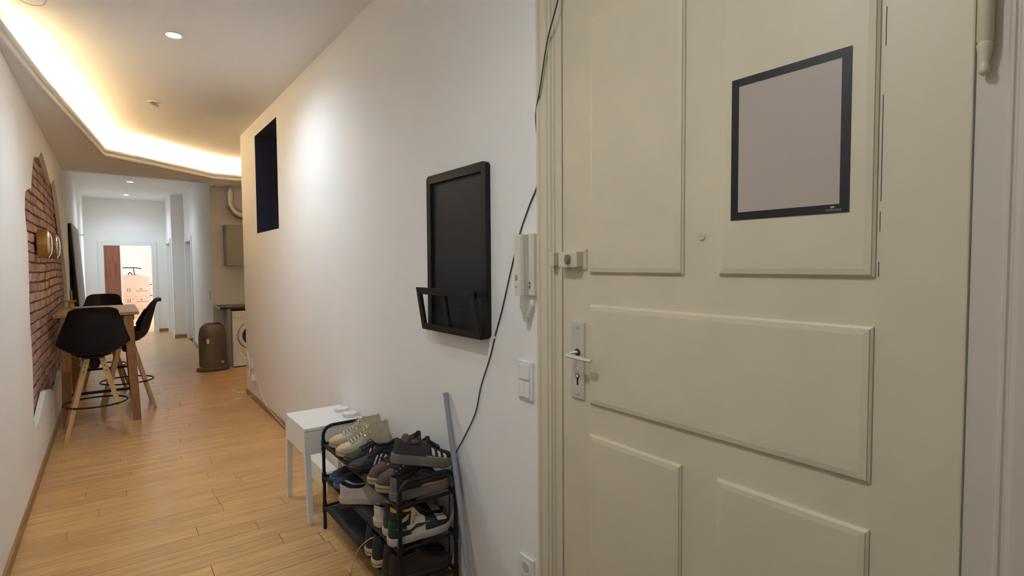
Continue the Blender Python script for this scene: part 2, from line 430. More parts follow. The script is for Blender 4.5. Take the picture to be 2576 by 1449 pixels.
# ------------------------------------------------------------------ entrance door
door = sroot('door_1', 'cream painted old panelled entrance door', (XR, .82, 0))
LY0, LY1 = .284, 1.366
MB().box(XR, XR+.04, LY0, LY1, .005, 2.44).build('leaf', DOORP, door, bevel=.003)
def raised(y0, y1, z0, z1, h=.012, b=.018):
    m = MB(); B = [(y0,z0),(y1,z0),(y1,z1),(y0,z1)]; c = .008
    rings = [(0,0,.004),(0,.004,.004),(b*.25,.007,.0),(b*.3,.010,0),(b,h,0)]
    V = []
    for ins, hh, _ in rings:
        V.append([(XR-hh, p[0]+(ins if p[0] == y0 else -ins), p[1]+(ins if p[1] == z0 else -ins)) for p in B])
    m.grid(V, closed_j=True); o = len(m.v)-4
    m.f.append((o, o+1, o+2, o+3))
    return m
for a in ((.881,1.233,1.468,2.27),(.430,.776,1.468,2.27),(.430,1.233,1.046,1.368),(.883,1.233,.11,.947),(.430,.777,.11,.947)):
    raised(*a).build('panel', DOORP, door)
# steel back plate, lever, keyhole
pl = MB().box(XR-.007, XR, 1.258, 1.318, 1.052, 1.308).build('handle_plate', STEEL, door, bevel=.002)
for z in (1.291, 1.070): MB().lathe([(.001,-.004),(.006,-.003),(.0075,0),(.0075,.001)], (XR-.007,1.288,z), 16, 'x').build('screw', CHROME, pl, smooth=True)
key = [(.0075*cos(a), .0075*sin(a)) for a in [radians(300-i*(420-180)/12-0) for i in range(13)]]
kp = [(1.288+.0085*sin(t), 1.128+.0085*cos(t)) for t in [i*2*pi/20 for i in range(20)]]
MB().prism(kp, XR-.0078, XR-.006, lambda p, h: (h, p[0], p[1])).build('keyhole', INK, pl)
MB().box(XR-.0078, XR-.006, 1.2845, 1.2915, 1.098, 1.124).build('keyhole', INK, pl)
MB().lathe([(.0055,-.002),(.0055,.001)], (XR-.008,1.2865,1.129), 14, 'x').build('lock_cylinder', CHROME, pl)
MB().lathe([(.012,-.003),(.012,.001)], (XR-.007,1.288,1.207), 20, 'x').build('rosette', INK, pl)
lev = smooth_path([(XR-.006,1.288,1.207),(XR-.030,1.288,1.208),(XR-.052,1.287,1.205),(XR-.058,1.276,1.203),(XR-.058,1.255,1.202),(XR-.057,1.22,1.200),(XR-.054,1.178,1.198)], 5)
MB().tube(lev, [.0075]*12+[.0085]*(len(lev)-13)+[.007], 10, flat=.8).build('lever', STEEL, pl, smooth=True)
# rim lock
rl = MB().box(XR-.006, XR, 1.248, 1.352, 1.480, 1.548).build('rim_lock', DOORP, door, bevel=.002)
MB().box(XR-.036, XR-.005, 1.262, 1.350, 1.488, 1.540).build('lock_case', DOORP, rl, bevel=.004)
for yy, zz in ((1.256,1.489),(1.256,1.540),(1.33,1.484)): MB().lathe([(.001,-.003),(.0045,-.002),(.005,0)], (XR-.006,yy,zz), 12, 'x').build('screw', DOORP, rl)
MB().lathe([(.011,-.016),(.013,-.013),(.013,0)], (XR-.036,1.297,1.514), 20, 'x', sx=.62, sy=1.2).build('thumb_turn', mat('grey_turn', hexc('8d8579'), .35, .4), rl, smooth=True)
MB().box(XR-.032, XR-.002, 1.378, 1.398, 1.492, 1.540).build('strike_box', DOORP, door, bevel=.003)
# spy hole
ph = MB().lathe([(.0085,-.003),(.011,-.003),(.0115,0),(.0085,0)], (XR,.829,1.57), 20, 'x').build('spy_hole', STEEL, door)
MB().lathe([(.001,-.001),(.0085,-.001),(.0085,.0)], (XR-.001,.829,1.57), 18, 'x').build('lens', INK, ph)
# tall hinge sleeve with turned finial
fin = [(.003,1.822),(.0075,1.826),(.0085,1.832),(.007,1.839),(.0062,1.843),(.0085,1.853),(.0105,1.866),(.0115,1.874),(.0095,1.8765),(.0095,1.879),(.0115,1.8815),(.0115,2.2),(.004,2.203)]
MB().lathe(fin, (XR-.012,.268,0), 20).build('hinge_sleeve', DOORP, door, smooth=True)
# crack lines along the rail joints (old paint split open)
for z0, z1, y in ((1.62,1.83,.4235),(1.925,2.0,.421),(1.56,1.60,.4242),(1.47,1.5,.4246)):
    MB().box(XR-.0006, XR+.001, y-.0006, y+.0006, z0, z1).build('paint_crack', INK, door)
# frame and casing
fr = sroot('trim_3', 'cream moulded casing of the entrance door', (XR, 1.42, 0))
pf = [(1.478,-.02),(1.478,.021),(1.474,.027),(1.462,.027),(1.458,.021),(1.430,.019),(1.4265,.013),(1.421,.012),(1.419,.017),(1.411,.017),(1.409,.010),(1.402,.009),(1.400,.003),(1.370,.002),(1.369,-.04)]
MB().prism(pf, 0, 2.52, lambda p, h: (XR-p[1], p[0], h)).build('casing', FRAMEP, fr)
fr2 = sroot('trim_4', 'pale hinge side casing of the entrance door', (XR, .24, 0))
MB().box(XR+.004, XR+.05, .236, .2815, 0, 2.5).build('jamb', FRAMEW, fr2)
pf = [(.238,-.02),(.238,.005),(.234,.009),(.230,.009),(.227,.006),(.224,.006),(.221,.013),(.214,.015),(.13,.015),(.13,-.02)]
MB().prism(pf, 0, 2.52, lambda p, h: (XR-p[1], p[0], h)).build('casing', FRAMEW, fr2)
struct(MB().box(XR-.02, XR+.05, .13, 1.478, 2.445, 2.56).build('trim_5', FRAMEP))

# magnetic document frame on the door
px = XR-.0125
po = thing('document_frame', 'empty black-bordered document frame stuck on the cream door', 'picture frame', (px, .612, 1.605))
Y0, Y1, Z0, Z1, bw = .476, .740, 1.603, 1.940, .0185
m = MB()
m.box(px-.0012, px, Y0, Y1, Z0, Z0+bw).box(px-.0012, px, Y0, Y1, Z1-bw, Z1).box(px-.0012, px, Y0, Y0+bw, Z0+bw, Z1-bw).box(px-.0012, px, Y1-bw, Y1, Z0+bw, Z1-bw)
m.build('border', PFRAME, po)
MB().box(px-.0006, px, Y0+bw, Y1-bw, Z0+bw, Z1-bw).build('sheet', POSTER, po)
text_mesh('lettering', 'DURABLE', .0062, (px-.0014, Y0+.045, Z0+.0045), WR, WU, PRINTW, po, depth=.0001, sx=1.15)
MB().lathe([(.001,-.0002),(.0036,-.0002),(.0036,0)], (px-.0013,Y0+.032,Z0+.0125), 16, 'x', sx=1.3, sy=.55).build('emblem', PRINTW, po)

# ------------------------------------------------------------------ chalkboard with letter rack
ob = thing('wall_organizer', 'black framed chalkboard with letter rack hanging on the white wall', 'organizer', (XR, 2.05, 1.19))
Y0, Y1, Z0, Z1, th = 1.80, 2.303, 1.195, 1.916, .024
def rrect(y0, y1, z0, z1, r, n=6):
    P = []
    for cy, cz, a0 in ((y1-r,z1-r,0),(y0+r,z1-r,90),(y0+r,z0+r,180),(y1-r,z0+r,270)):
        P += [(cy+r*cos(radians(a0+90*i/n)), cz+r*sin(radians(a0+90*i/n))) for i in range(n+1)]
    return P
out, inn = rrect(Y0,Y1,Z0,Z1,.022), rrect(Y0+.034,Y1-.036,Z0+.02,Z1-.038,.002)
m = MB(); n = len(out); ring = [out, out, inn, inn]; X = [XR, XR-th, XR-th, XR-.008]
m.grid([[(X[k], p[0], p[1]) for p in ring[k]] for k in range(4)], closed_j=True)
m.build('frame', BLACKW, ob)
MB().box(XR-.010, XR-.002, Y0+.03, Y1-.03, Z0+.015, Z1-.03).build('board', SLATE, ob)
RX = lambda s: 1.178-.030*s
RZ = lambda s: 1.200+.195*s
def rbar(y0, y1, s0, s1, t=.014):
    return MB().hexa([(RX(s0),y0,RZ(s0)),(RX(s0)+t,y0,RZ(s0)),(RX(s0)+t,y1,RZ(s0)),(RX(s0),y1,RZ(s0))],
                     [(RX(s1),y0,RZ(s1)),(RX(s1)+t,y0,RZ(s1)),(RX(s1)+t,y1,RZ(s1)),(RX(s1),y1,RZ(s1))])
rk = rbar(Y0, Y1, .84, 1).build('rack_rail', BLACKW, ob, bevel=.0015)
rbar(Y0, Y1, 0, .13).build('rack_rail', BLACKW, ob, bevel=.0015)
for a, b in ((Y0,Y0+.036),(2.05-.012,2.05+.014),(Y1-.034,Y1)): rbar(a, b, .12, .85).build('rack_post', BLACKW, ob, bevel=.001)
MB().box(1.18, XR-.02, Y0, Y1, 1.196, 1.208).build('rack_floor', BLACKW, ob)
for a in (Y0, Y1-.014): MB().box(1.155, XR-.02, a, a+.014, 1.366, 1.388).build('rack_arm', BLACKW, ob)

# ------------------------------------------------------------------ door phone, switches, socket
ic = thing('door_phone', 'ivory door intercom handset with coiled cord beside the door casing', 'intercom', (XR, 1.54, 1.385))
MB().prism([(1.497,0),(1.497,.020),(1.503,.027),(1.511,.027),(1.519,.015),(1.586,.015),(1.586,0)], 1.387, 1.610, lambda p, h: (XR-p[1], p[0], h)).build('base', PLAST, ic, bevel=.001)
hs = MB().prism([(1.537,.016),(1.535,.040),(1.539,.050),(1.548,.055),(1.570,.055),(1.580,.048),(1.584,.016)], 1.386, 1.608, lambda p, h: (XR-p[1], p[0], h)).build('handset', PLAST, ic, bevel=.0015)
for k in range(5): MB().box(XR-.0558, XR-.054, 1.552, 1.565, 1.441+k*.0042, 1.4428+k*.0042).build('speaker_slot', INK, hs)
MB().box(XR-.0556, XR-.054, 1.553, 1.564, 1.4165, 1.4185).build('print_mark', INK, hs)
for z in (1.432, 1.418): MB().lathe([(.001,-.004),(.0042,-.004),(.005,0)], (XR-.0165,1.526,z), 14, 'x').build('button', mat('button_grey', (.25,.24,.22), .4), ic)
def coil(a, b, turns, r, rt):
    a, b = Vector(a), Vector(b); t = (b-a).normalized(); s = t.orthogonal().normalized(); u = t.cross(s); P = []
    N = int(turns*9)
    for i in range(N+1):
        q = a.lerp(b, i/N); an = 2*pi*turns*i/N; P.append(q+s*r*cos(an)+u*r*sin(an))
    return MB().tube(P, rt, 5)
m = coil((XR-.030,1.560,1.352),(XR-.022,1.543,1.288), 14, .0075, .0019)
m2 = coil((XR-.022,1.543,1.288),(XR-.015,1.518,1.355), 12, .0075, .0019); m.add(m2.v, m2.f)
m.tube(smooth_path([(XR-.035,1.558,1.388),(XR-.032,1.562,1.37),(XR-.030,1.567,1.352)], 4), .0018, 5)
m.tube(smooth_path([(XR-.012,1.514,1.388),(XR-.012,1.512,1.37),(XR-.015,1.513,1.355)], 4), .0018, 5)
m.build('coiled_cord', PLAST, ic, smooth=True)

sw = thing('light_switch', 'white double light switch on wall beneath the intercom', 'switch', (XR, 1.569, .99))
MB().box(XR-.010, XR, 1.525, 1.612, .992, 1.138).build('frame', WPLAST, sw, bevel=.004)
for a, b, c, d_ in ((1.540,1.599,1.070,1.126),(1.570,1.599,1.004,1.060),(1.540,1.569,1.004,1.060)):
    MB().hexa([(XR-.016,a,c),(XR-.009,a,c),(XR-.009,b,c),(XR-.016,b,c)], [(XR-.012,a,d_),(XR-.009,a,d_),(XR-.009,b,d_),(XR-.012,b,d_)]).build('rocker', WPLAST, sw, bevel=.001)
so = thing('power_socket', 'white power socket low on wall beside the door casing', 'socket', (XR, 1.569, .30))
MB().box(XR-.010, XR, 1.525, 1.612, .303, .390).build('frame', WPLAST, so, bevel=.004)
MB().lathe([(.019,-.011),(.022,-.0125),(.026,-.0125),(.027,-.009)], (XR,1.569,.347), 28, 'x').build('rim', WPLAST, so, smooth=True)
cup = MB().lathe([(.0205,-.0118),(.0195,-.0105),(.001,-.0102)], (XR,1.569,.347), 28, 'x').build('cup', mat('socket_shade', (.55,.53,.50), .5), so)
for dz in (-.0095, .0095): MB().lathe([(.0028,-.0115),(.0028,-.010)], (XR,1.569+dz,.347), 10, 'x').build('contact_hole', INK, cup)

# cable clipped along the wall
cp = [(XR-.030,1.345,2.52),(XR-.030,1.350,2.384),(XR-.028,1.41,2.257),(XR-.030,1.448,2.105),(XR-.022,1.482,2.02),(XR-.006,1.487,1.9),(XR-.004,1.489,1.80),(XR-.004,1.546,1.71),(XR-.004,1.600,1.618),(XR-.004,1.659,1.477),(XR-.004,1.721,1.319),(XR-.004,1.772,1.207),(XR-.004,1.808,1.118),(XR-.004,1.875,.991),(XR-.004,1.924,.861),(XR-.005,2.024,.723),(XR-.006,2.095,.63),(XR-.006,2.14,.50),(XR-.004,2.16,.3),(XR-.003,2.16,.08)]
cb = thing('cable', 'thin dark cable running down the white wall past the intercom', 'cable', (XR, 2.16, .06))
MB().tube(smooth_path(cp, 8), .0026, 6).build('cord', CABLE, cb, smooth=True)
MB().box(XR-.010, XR, 1.768, 1.780, 1.200, 1.212).build('clip', WPLAST, cb, bevel=.002)

# grey rod leaning on the wall
rd = thing('plastic_rod', 'grey plastic rod leaning against the wall beside the shoe rack', 'rod', (1.108, 1.73, 0))
a, b = Vector((1.108,1.73,.004)), Vector((1.219,2.157,.905))
MB().tube([a, b], .0118, 16).build('tube', ROD, rd, smooth=True)
MB().tube([b-(b-a)*.012, b+(b-a)*.002], .0125, 16).build('end_cap', ROD, rd, smooth=True)

# ------------------------------------------------------------------ router and plug at the end of the wall
ro = thing('router', 'small white router with upright antennas mounted low at wall end', 'router', (XR, 6.62, .36))
MB().box(XR-.030, XR, 6.52, 6.76, .355, .445).build('casing', ROUTER, ro, bevel=.005)
MB().box(XR-.040, XR-.028, 6.55, 6.60, .27, .43).build('front_cover', WPLAST, ro, bevel=.005)
for k in range(5): MB().box(XR-.0415, XR-.0395, 6.56, 6.59, .345+k*.012, .350+k*.012).build('vent_slot', INK, ro)
for (a, b) in (((XR-.03,6.72,.44),(XR-.07,6.86,.50)),((XR-.025,6.64,.44),(XR-.03,6.67,.53)),((XR-.03,6.60,.44),(XR-.035,6.62,.525))):
    MB().tube([a, b], .0045, 8).build('antenna', WPLAST, ro, smooth=True)
pg = thing('power_adapter', 'white plug-in power adapter on wall under the router', 'adapter', (XR, 6.44, .24))
MB().box(XR-.045, XR, 6.41, 6.47, .235, .30).build('body', WPLAST, pg, bevel=.006)
MB().box(XR-.008, XR, 6.39, 6.49, .228, .33).build('wall_plate', WPLAST, pg, bevel=.003)
tag(MB().tube(smooth_path([(XR-.03,6.44,.236),(XR-.025,6.42,.14),(XR-.02,6.45,.09),(XR-.06,6.60,.012),(XR-.14,6.70,.008),(XR-.20,6.62,.008),(XR-.12,6.66,.009),(XR-.05,6.9,.012),(XR-.12,7.1,.01),(XR-.11,7.2,.06)], 7), .003, 6).build('cable', WCABLE), 'white cable trailing from the power adapter onto the floor', 'cable')
tag(MB().tube(smooth_path([(XR-.004,6.37,.30),(XR-.004,6.3,.25),(XR-.004,6.1,.13),(XR-.006,5.95,.067),(XR-.018,5.7,.064),(XR-.018,5.2,.035),(XR-.02,4.6,.012),(XR-.02,4.1,.01)], 7), .003, 6).build('cable', WCABLE), 'white cable running along the baseboard toward the white side table', 'cable')

# ------------------------------------------------------------------ white bedside table
tb = thing('side_table', 'small white side table with drawer against the wall', 'table', (1.04, 3.40, 0))
x0, x1, y0, y1, zt = .866, 1.222, 3.190, 3.618, .55
MB().box(x0, x1, y0, y1, zt-.018, zt).build('top', WHITEP, tb, bevel=.0015)
body = MB().box(x0+.004, x1, y0+.002, y0+.018, .392, zt-.0205).box(x0+.004, x1, y1-.018, y1-.002, .392, zt-.0205).box(x1-.016, x1, y0+.018, y1-.018, .392, zt-.0205).box(x0+.004, x1-.016, y0+.018, y1-.018, .392, .402)
body.build('body', WHITEP, tb)
dr = MB().box(x0, x0+.016, y0+.001, y1-.045, .392, zt-.0205).box(x0, x0+.016, y1-.045, y1-.001, .392, zt-.055).build('drawer_front', WHITEP, tb)
MB().box(x0+.02, x1-.02, y0+.02, y1-.02, .403, .47).build('drawer_box', WHITEP, tb)
for xx, yy, dx, dy in ((x0,y0,0,-.05),(x0,y1,0,.02),(x1,y0,0,-.03),(x1,y1,0,.02)):
    sx = 1 if xx == x0 else -1; sy = 1 if yy == y0 else -1
    f = lambda z, w, ox, oy: [(xx+ox, yy+oy, z), (xx+ox+sx*w, yy+oy, z), (xx+ox+sx*w, yy+oy+sy*w, z), (xx+ox, yy+oy+sy*w, z)]
    MB().hexa(f(.001, .028, dx, dy), f(.394, .034, 0, 0)).build('leg', WHITEP, tb, bevel=.002)
def puck(cx, cy, label):
    t = thing('smoke_alarm', label, 'smoke alarm', (cx, cy, zt))
    MB().lathe([(.043,0),(.0445,.003),(.0445,.008),(.042,.0095)], (cx,cy,zt), 36).build('base', WPLAST, t, smooth=True)
    MB().lathe([(.042,.0095),(.0455,.0105),(.046,.014),(.046,.019),(.044,.0225),(.036,.024),(.001,.0242)], (cx,cy,zt), 36).build('cover', WPLAST, t, smooth=True)
    MB().lathe([(.005,.0238),(.005,.0246)], (cx+.012,cy+.005,zt), 12).build('test_button', mat('button_pale', (.5,.48,.46), .5), t)
puck(1.172, 3.452, 'round white smoke alarm on side table, the one farther from the shoe rack')
puck(1.176, 3.305, 'round white smoke alarm on side table, the one nearer the shoe rack')
bx = thing('cardboard_box', 'long white box on the floor under the side table', 'box', (1.135, 3.72, 0))
MB().box(1.090, 1.180, 3.50, 3.98, 0, .125).build('body', WHITEP, bx, bevel=.002)
MB().box(1.088, 1.181, 3.498, 3.502, .0, .08).build('end_flap', mat('cream_flap', hexc('cdbf9f'), .7), bx)

# ------------------------------------------------------------------ shoe rack
FX, BX, RY0, RY1 = .930, 1.200, 2.045, 3.050
SZ = (.490, .302, .130)
rack = thing('shoe_rack', 'black metal shoe rack with fabric shelves full of shoes', 'shoe rack', (1.065, 2.55, 0))
for yy in (RY0, RY1):
    P = [(FX,yy,.0),(FX,yy,.535)]
    for k in range(1, 7): a = pi/2*k/6; P.append((FX+.055*(1-cos(a)), yy, .535+.055*sin(a)))
    for k in range(0, 7): a = pi/2*k/6; P.append((BX-.055+.055*sin(a), yy, .535+.055*cos(a)))
    P += [(BX,yy,0)]
    MB().tube(P, .0095, 12).build('end_frame', BLACKM, rack, smooth=True)
    for xx in (FX, BX):
        for z in (0,)+SZ:
            if z: MB().lathe([(.0095,-.035),(.0125,-.033),(.0125,.022),(.0095,.024)], (xx,yy,z), 14).build('connector', BLACKM, rack, smooth=True)
    for z in SZ: MB().tube([(FX,yy,z),(BX,yy,z)], .0075, 10).build('cross_bar', BLACKM, rack, smooth=True)
for z in SZ:
    for xx in (FX, BX): MB().tube([(xx,RY0,z-.004),(xx,RY1,z-.004)], .0085, 10).build('rail', BLACKM, rack, smooth=True)
    P = []
    for i in range(13):
        yy = RY0+.035+(RY1-RY0-.07)*i/12
        P.append([(FX+(BX-FX)*j/6, yy, z+.0055-.006*sin(pi*j/6)*sin(pi*i/12)) for j in range(7)])
    MB().grid(P).build('fabric_shelf', FABRIC, rack, solid=.002, smooth='all', rec=False)

# ------------------------------------------------------------------ shoes
def sst(a, b, x):
    t = min(1, max(0, (x-a)/(b-a))); return t*t*(3-2*t)
def interp(tab, u):
    for i in range(len(tab)-1):
        a, b = tab[i], tab[i+1]
        if u <= b[0]:
            t = (u-a[0])/(b[0]-a[0]); t = t*t*(3-2*t)*.5+t*.5
            return a[1]+(b[1]-a[1])*t
    return tab[-1][1]
STYLES = {
 'low':  dict(top=[(0,.085),(.3,.082),(.42,.090),(.52,.085),(.65,.068),(.8,.052),(.92,.046),(1,.036)], rim=[(0,.085),(.06,.084),(.2,.066),(.35,.068),(.5,.085)], uo=.44),
 'high': dict(top=[(0,.15),(.30,.150),(.38,.145),(.48,.108),(.60,.078),(.75,.060),(.9,.050),(1,.036)], rim=[(0,.150),(.1,.146),(.25,.140),(.4,.150)], uo=.36),
 'boot': dict(top=[(0,.17),(.28,.18),(.38,.165),(.48,.120),(.62,.092),(.75,.080),(.9,.068),(1,.045)], rim=[(0,.178),(.1,.168),(.25,.160),(.4,.172)], uo=.36),
 'slip': dict(top=[(0,.03),(.4,.034),(.5,.07),(.7,.068),(.9,.05),(1,.032)], rim=[(0,.036),(.3,.036),(.45,.045),(.6,.07)], uo=.52),
}
class Shoe:
    def __init__(s, style, L=.29, W=.051, sole=.026, heel=None):
        s.st = STYLES[style]; s.L = L; s.W = W; s.sole = sole; s.style = style; s.heel = heel or sole
    def hw(s, u):
        base = interp([(0,.72),(.2,.74),(.45,.80),(.68,1.0),(.82,.97),(1,.80)], u)
        if u < .11: base *= max(0, 1-(1-u/.11)**2.4)**.45
        if u > .84: base *= max(0, 1-((u-.84)/.16)**2.3)**.5
        return base*s.W
    def zs(s, u): return s.sole+(s.heel-s.sole)*(1-sst(.35, .6, u)) + .010*sst(.82, 1, u)
    def S(s, u, v):
        w = max(s.hw(u), .0004); zs = s.zs(u)-.004; a = abs(v); sg = 1 if v >= 0 else -1
        T = interp(s.st['top'], u)+s.sole-.020; th = (1-a)*pi/2
        p1 = Vector((0, sg*w*abs(cos(th))**.78, zs+max(T-zs, .004)*sin(th)**.72))
        rim = interp(s.st['rim'], u)+s.sole-.020; o = 1-sst(s.st['uo']-.05, s.st['uo']+.05, u)
        if o > 0:
            vo = .42; zin = rim-(rim-zs-.012)*sst(.015, .09, u)
            tuck = .80 if s.style in ('high', 'boot', 'high2', 'boot2') else .88
            if a >= vo:
                k = (1-a)/(1-vo); y = w*(1-(1-tuck)*k**1.6); z = zs+(rim-zs)*k
            else:
                k = a/vo; y = w*tuck*(k**.45)*.93; z = zin+(rim-zin)*max(0, k)**3.5
            p2 = Vector((0, sg*y, z)); p1 = p1.lerp(p2, o)
        x = u*s.L
        if s.style in ('high', 'boot', 'high2', 'boot2') : x += .012*sst(.06, .17, p1.z)*(1-sst(.2, .5, u))
        p1.x = x; return p1
    def N(s, u, v):
        e = .004; a = s.S(min(1, u+e), v)-s.S(max(0, u-e), v); b = s.S(u, min(1, v+e))-s.S(u, max(-1, v-e))
        n = a.cross(b)
        n = n.normalized() if n.length > 1e-9 else Vector((0,0,1))
        c = s.S(u, v)-Vector((u*s.L, 0, s.sole+.012))
        return n if n.dot(c) > 0 else -n
def build_shoe(name, label, loc, rot, style, parts, solec, lining, L=.29, W=.051, sole=.026, heel=None, laces=None, decals=(), group=None,
               soleb=None, lace_uv=(.46,.70,.34), nl=6, bow=False, eyelets=None, foxing=None, tongue=None, wscale=1):
    sh = Shoe(style, L, W, sole, heel)
    t = thing(name, label, 'shoe', loc, rot=rot, group=group)
    NU, NV = 44, 36
    us = [.5-.5*cos(pi*i/NU) for i in range(NU+1)]; us = [u*.6+.4*i/NU for i, u in enumerate(us)]
    vs_ = [-1+2*j/NV for j in range(NV+1)]
    G = [[sh.S(u, v) for v in vs_] for u in us]; faces = {}
    for i in range(NU):
        for j in range(NV):
            u, v = (us[i]+us[i+1])/2, (vs_[j]+vs_[j+1])/2; nm = 'upper'
            if abs(v) < .40 and u < sh.st['uo']: nm = 'lining'
            else:
                for pn, pm, fn in parts[1:]:
                    if fn(u, v): nm = pn; break
            faces.setdefault(nm, []).append((i, j))
    mats = {'upper': parts[0], 'lining': lining}; mats.update({p[0]: p[1] for p in parts[1:]})
    for nm, fl in faces.items():
        m = MB(); idx = {}
        for i, j in fl:
            q = []
            for a, b in ((i,j),(i+1,j),(i+1,j+1),(i,j+1)):
                if (a, b) not in idx: idx[(a, b)] = len(m.v); m.v.append(G[a][b])
                q.append(idx[(a, b)])
            m.f.append(tuple(q))
        o = m.build(nm.split('#')[0], mats[nm], t, smooth='all', local=True, rec=True)
    # sole
    m = MB(); rows = []
    ul = us; loop = [(u, 1) for u in ul]+[(u, -1) for u in reversed(ul[1:-1])]
    for k, (e, fz) in enumerate(((-.004, 0), (.003, .12), (.0045, .5), (.0045, .9), (.002, 1.0))):
        R = []
        for u, sg in loop:
            w = sh.hw(u)+e if 0 < u < 1 else 0; zt_ = sh.zs(u)+.002
            lift = .010*sst(.80, 1, u)
            ux = -.5*e/ sh.L if u == 0 else u
            x = u*sh.L + (e if u > .5 else -e)*(abs(2*u-1)**6)
            R.append(Vector((x, sg*w, lift+(zt_-lift)*fz)))
        rows.append(R)
    m.grid(rows, closed_j=True); n = len(loop)
    m.f.append(tuple(range(n))); m.f.append(tuple(range(4*n, 5*n)))
    so_ = m.build('sole', solec, t, smooth=True, local=True)
    if foxing:
        P = []
        for u, sg in loop:
            w = sh.hw(u)+.0052 if 0 < u < 1 else 0
            x = u*sh.L + (.0052 if u > .5 else -.0052)*(abs(2*u-1)**6); lift = .010*sst(.80, 1, u)
            P.append(Vector((x, sg*w, lift+(sh.zs(u)-lift)*foxing[1])))
        MB().tube(P, .0012, 4, closed=True).build('sole_stripe', foxing[0], so_, local=True)
    # laces
    if laces:
        m = MB(); u0, u1, vl = lace_uv
        for k in range(nl):
            u = u1+(u0-u1)*k/(nl-1); un = u+(u0-u1)/(nl-1)*.55
            for sg in (1, -1):
                pts = []
                for q in range(7):
                    f = q/6; uu = u+(un-u)*f; vv = sg*vl*(1-2*f)
                    pts.append(sh.S(uu, vv)+sh.N(uu, vv)*(.003+.002*sin(pi*f)+(.0015 if sg > 0 else 0)))
                m.tube(pts, .0032, 5)
        if bow:
            c = sh.S(u0-.005, 0)+Vector((-.004, 0, .008))
            for sg in (1, -1):
                m.tube(smooth_path([c, c+Vector((.02, sg*.025, .016)), c+Vector((.03, sg*.05, -.004)), c+Vector((.012, sg*.045, -.02)), c], 5), .0022, 5)
                m.tube(smooth_path([c, c+Vector((.03, sg*.015, .005)), c+Vector((.055, sg*.04, -.025))], 5), .0020, 5)
        m.build('laces', laces, t, smooth=True, local=True)
    if eyelets:
        u0, u1, vl = lace_uv
        for k in range(nl):
            u = u1+(u0-u1)*k/(nl-1)
            for sg in (1, -1):
                p = sh.S(u, sg*(vl+.05)); nn = sh.N(u, sg*(vl+.05))
                MB().tube([p-nn*.001, p+nn*.0018], .0042, 8).build('eyelet', eyelets, t, local=True)
    if tongue:
        u0 = sh.st['uo']; P = []
        for i in range(6):
            f = i/5; R = []
            for j in range(7):
                b = -1+2*j/6; p = sh.S(u0+.10-.04*f, 0)
                base = sh.S(min(.6, u0+.10), 0)
                R.append(Vector((base.x-.045*f-.004, b*.026*(1+.15*f), base.z+.004+.05*f-.008*b*b)))
            P.append(R)
        MB().grid(P).build('tongue', tongue, t, smooth='all', local=True, solid=.004, rec=False)
    # flat emblems and stripes laid on the sides
    for nm, pm, poly, sides, off in decals:
        for sg in sides:
            tris = tessellate_polygon([[Vector((p[0], p[1], 0)) for p in poly]])
            # refine by subdividing each triangle twice
            T = [tuple(poly[i] for i in tr) for tr in tris]
            for _ in range(2):
                T2 = []
                for a, b, c in T:
                    ab = ((a[0]+b[0])/2, (a[1]+b[1])/2); bc = ((c[0]+b[0])/2, (c[1]+b[1])/2); ca = ((a[0]+c[0])/2, (a[1]+c[1])/2)
                    T2 += [(a,ab,ca),(ab,b,bc),(ca,bc,c),(ab,bc,ca)]
                T = T2
            m = MB()
            for tr in T:
                m.add([sh.S(u, sg*v)+sh.N(u, sg*v)*off for u, v in tr], [(0,1,2)])
            m.build(nm, pm, t, smooth='all', local=True, rec=True)
    return t
# shoe materials
CREAM = mat('cream_canvas', hexc('c9bda2'), .85, bump=.3, bscale=250, noise=.12, nscale=20)
CREAMS = mat('cream_rubber', hexc('c8b28c'), .6, noise=.2, nscale=18)
CREAML = mat('cream_lace', hexc('cfc3a8'), .9)
BLKL = mat('black_suede', (.016, .016, .018), .75, bump=.2, bscale=200)
BLKR = mat('black_rubber', (.014, .014, .014), .55)
BLKF = mat('black_lace', (.010, .010, .010), .8)
OFFW = mat('offwhite_leather', hexc('c2bab2'), .5, noise=.12, nscale=14)
OFFS = mat('offwhite_rubber', hexc('b9ab9a'), .6, noise=.2, nscale=16)
BRN = mat('brown_nubuck', hexc('594641'), .8, noise=.25, nscale=22, bump=.2, bscale=150)
BRNL = mat('brown_lace', hexc('3a2c27'), .85)
BRNS = mat('tan_rubber', hexc('b59f80'), .6, noise=.15, nscale=20)
DGREY = mat('dark_grey_mesh', hexc('3a3835'), .8, bump=.4, bscale=260)
GREYS = mat('grey_rubber', hexc('6d6963'), .6, noise=.2, nscale=20)
PINKY = mat('salmon_foam', hexc('b98a78'), .6)
YELW = mat('yellow_leather', hexc('b98f2e'), .5)
GREEN = mat('dark_green_leather', hexc('14352b'), .4)
WHTL = mat('white_leather', hexc('c9bfb2'), .5)
WSTRIPE = mat('white_stripe', hexc('cfcac2'), .6)
BLUE = mat('blue_rubber', hexc('35567f'), .55)
DKBR = mat('dark_brown_leather', hexc('30231d'), .6, noise=.3, nscale=12)
LINB = mat('black_lining', (.012, .012, .012), .9)
LINC = mat('cream_lining', hexc('a8987a'), .9)
LING = mat('charcoal_lining', hexc('34322f'), .9)
REDL = mat('red_brown_line', hexc('6b3a30'), .7)
PI2 = pi
ZT, ZM, ZB = SZ[0]+.006, SZ[1]+.006, SZ[2]+.006
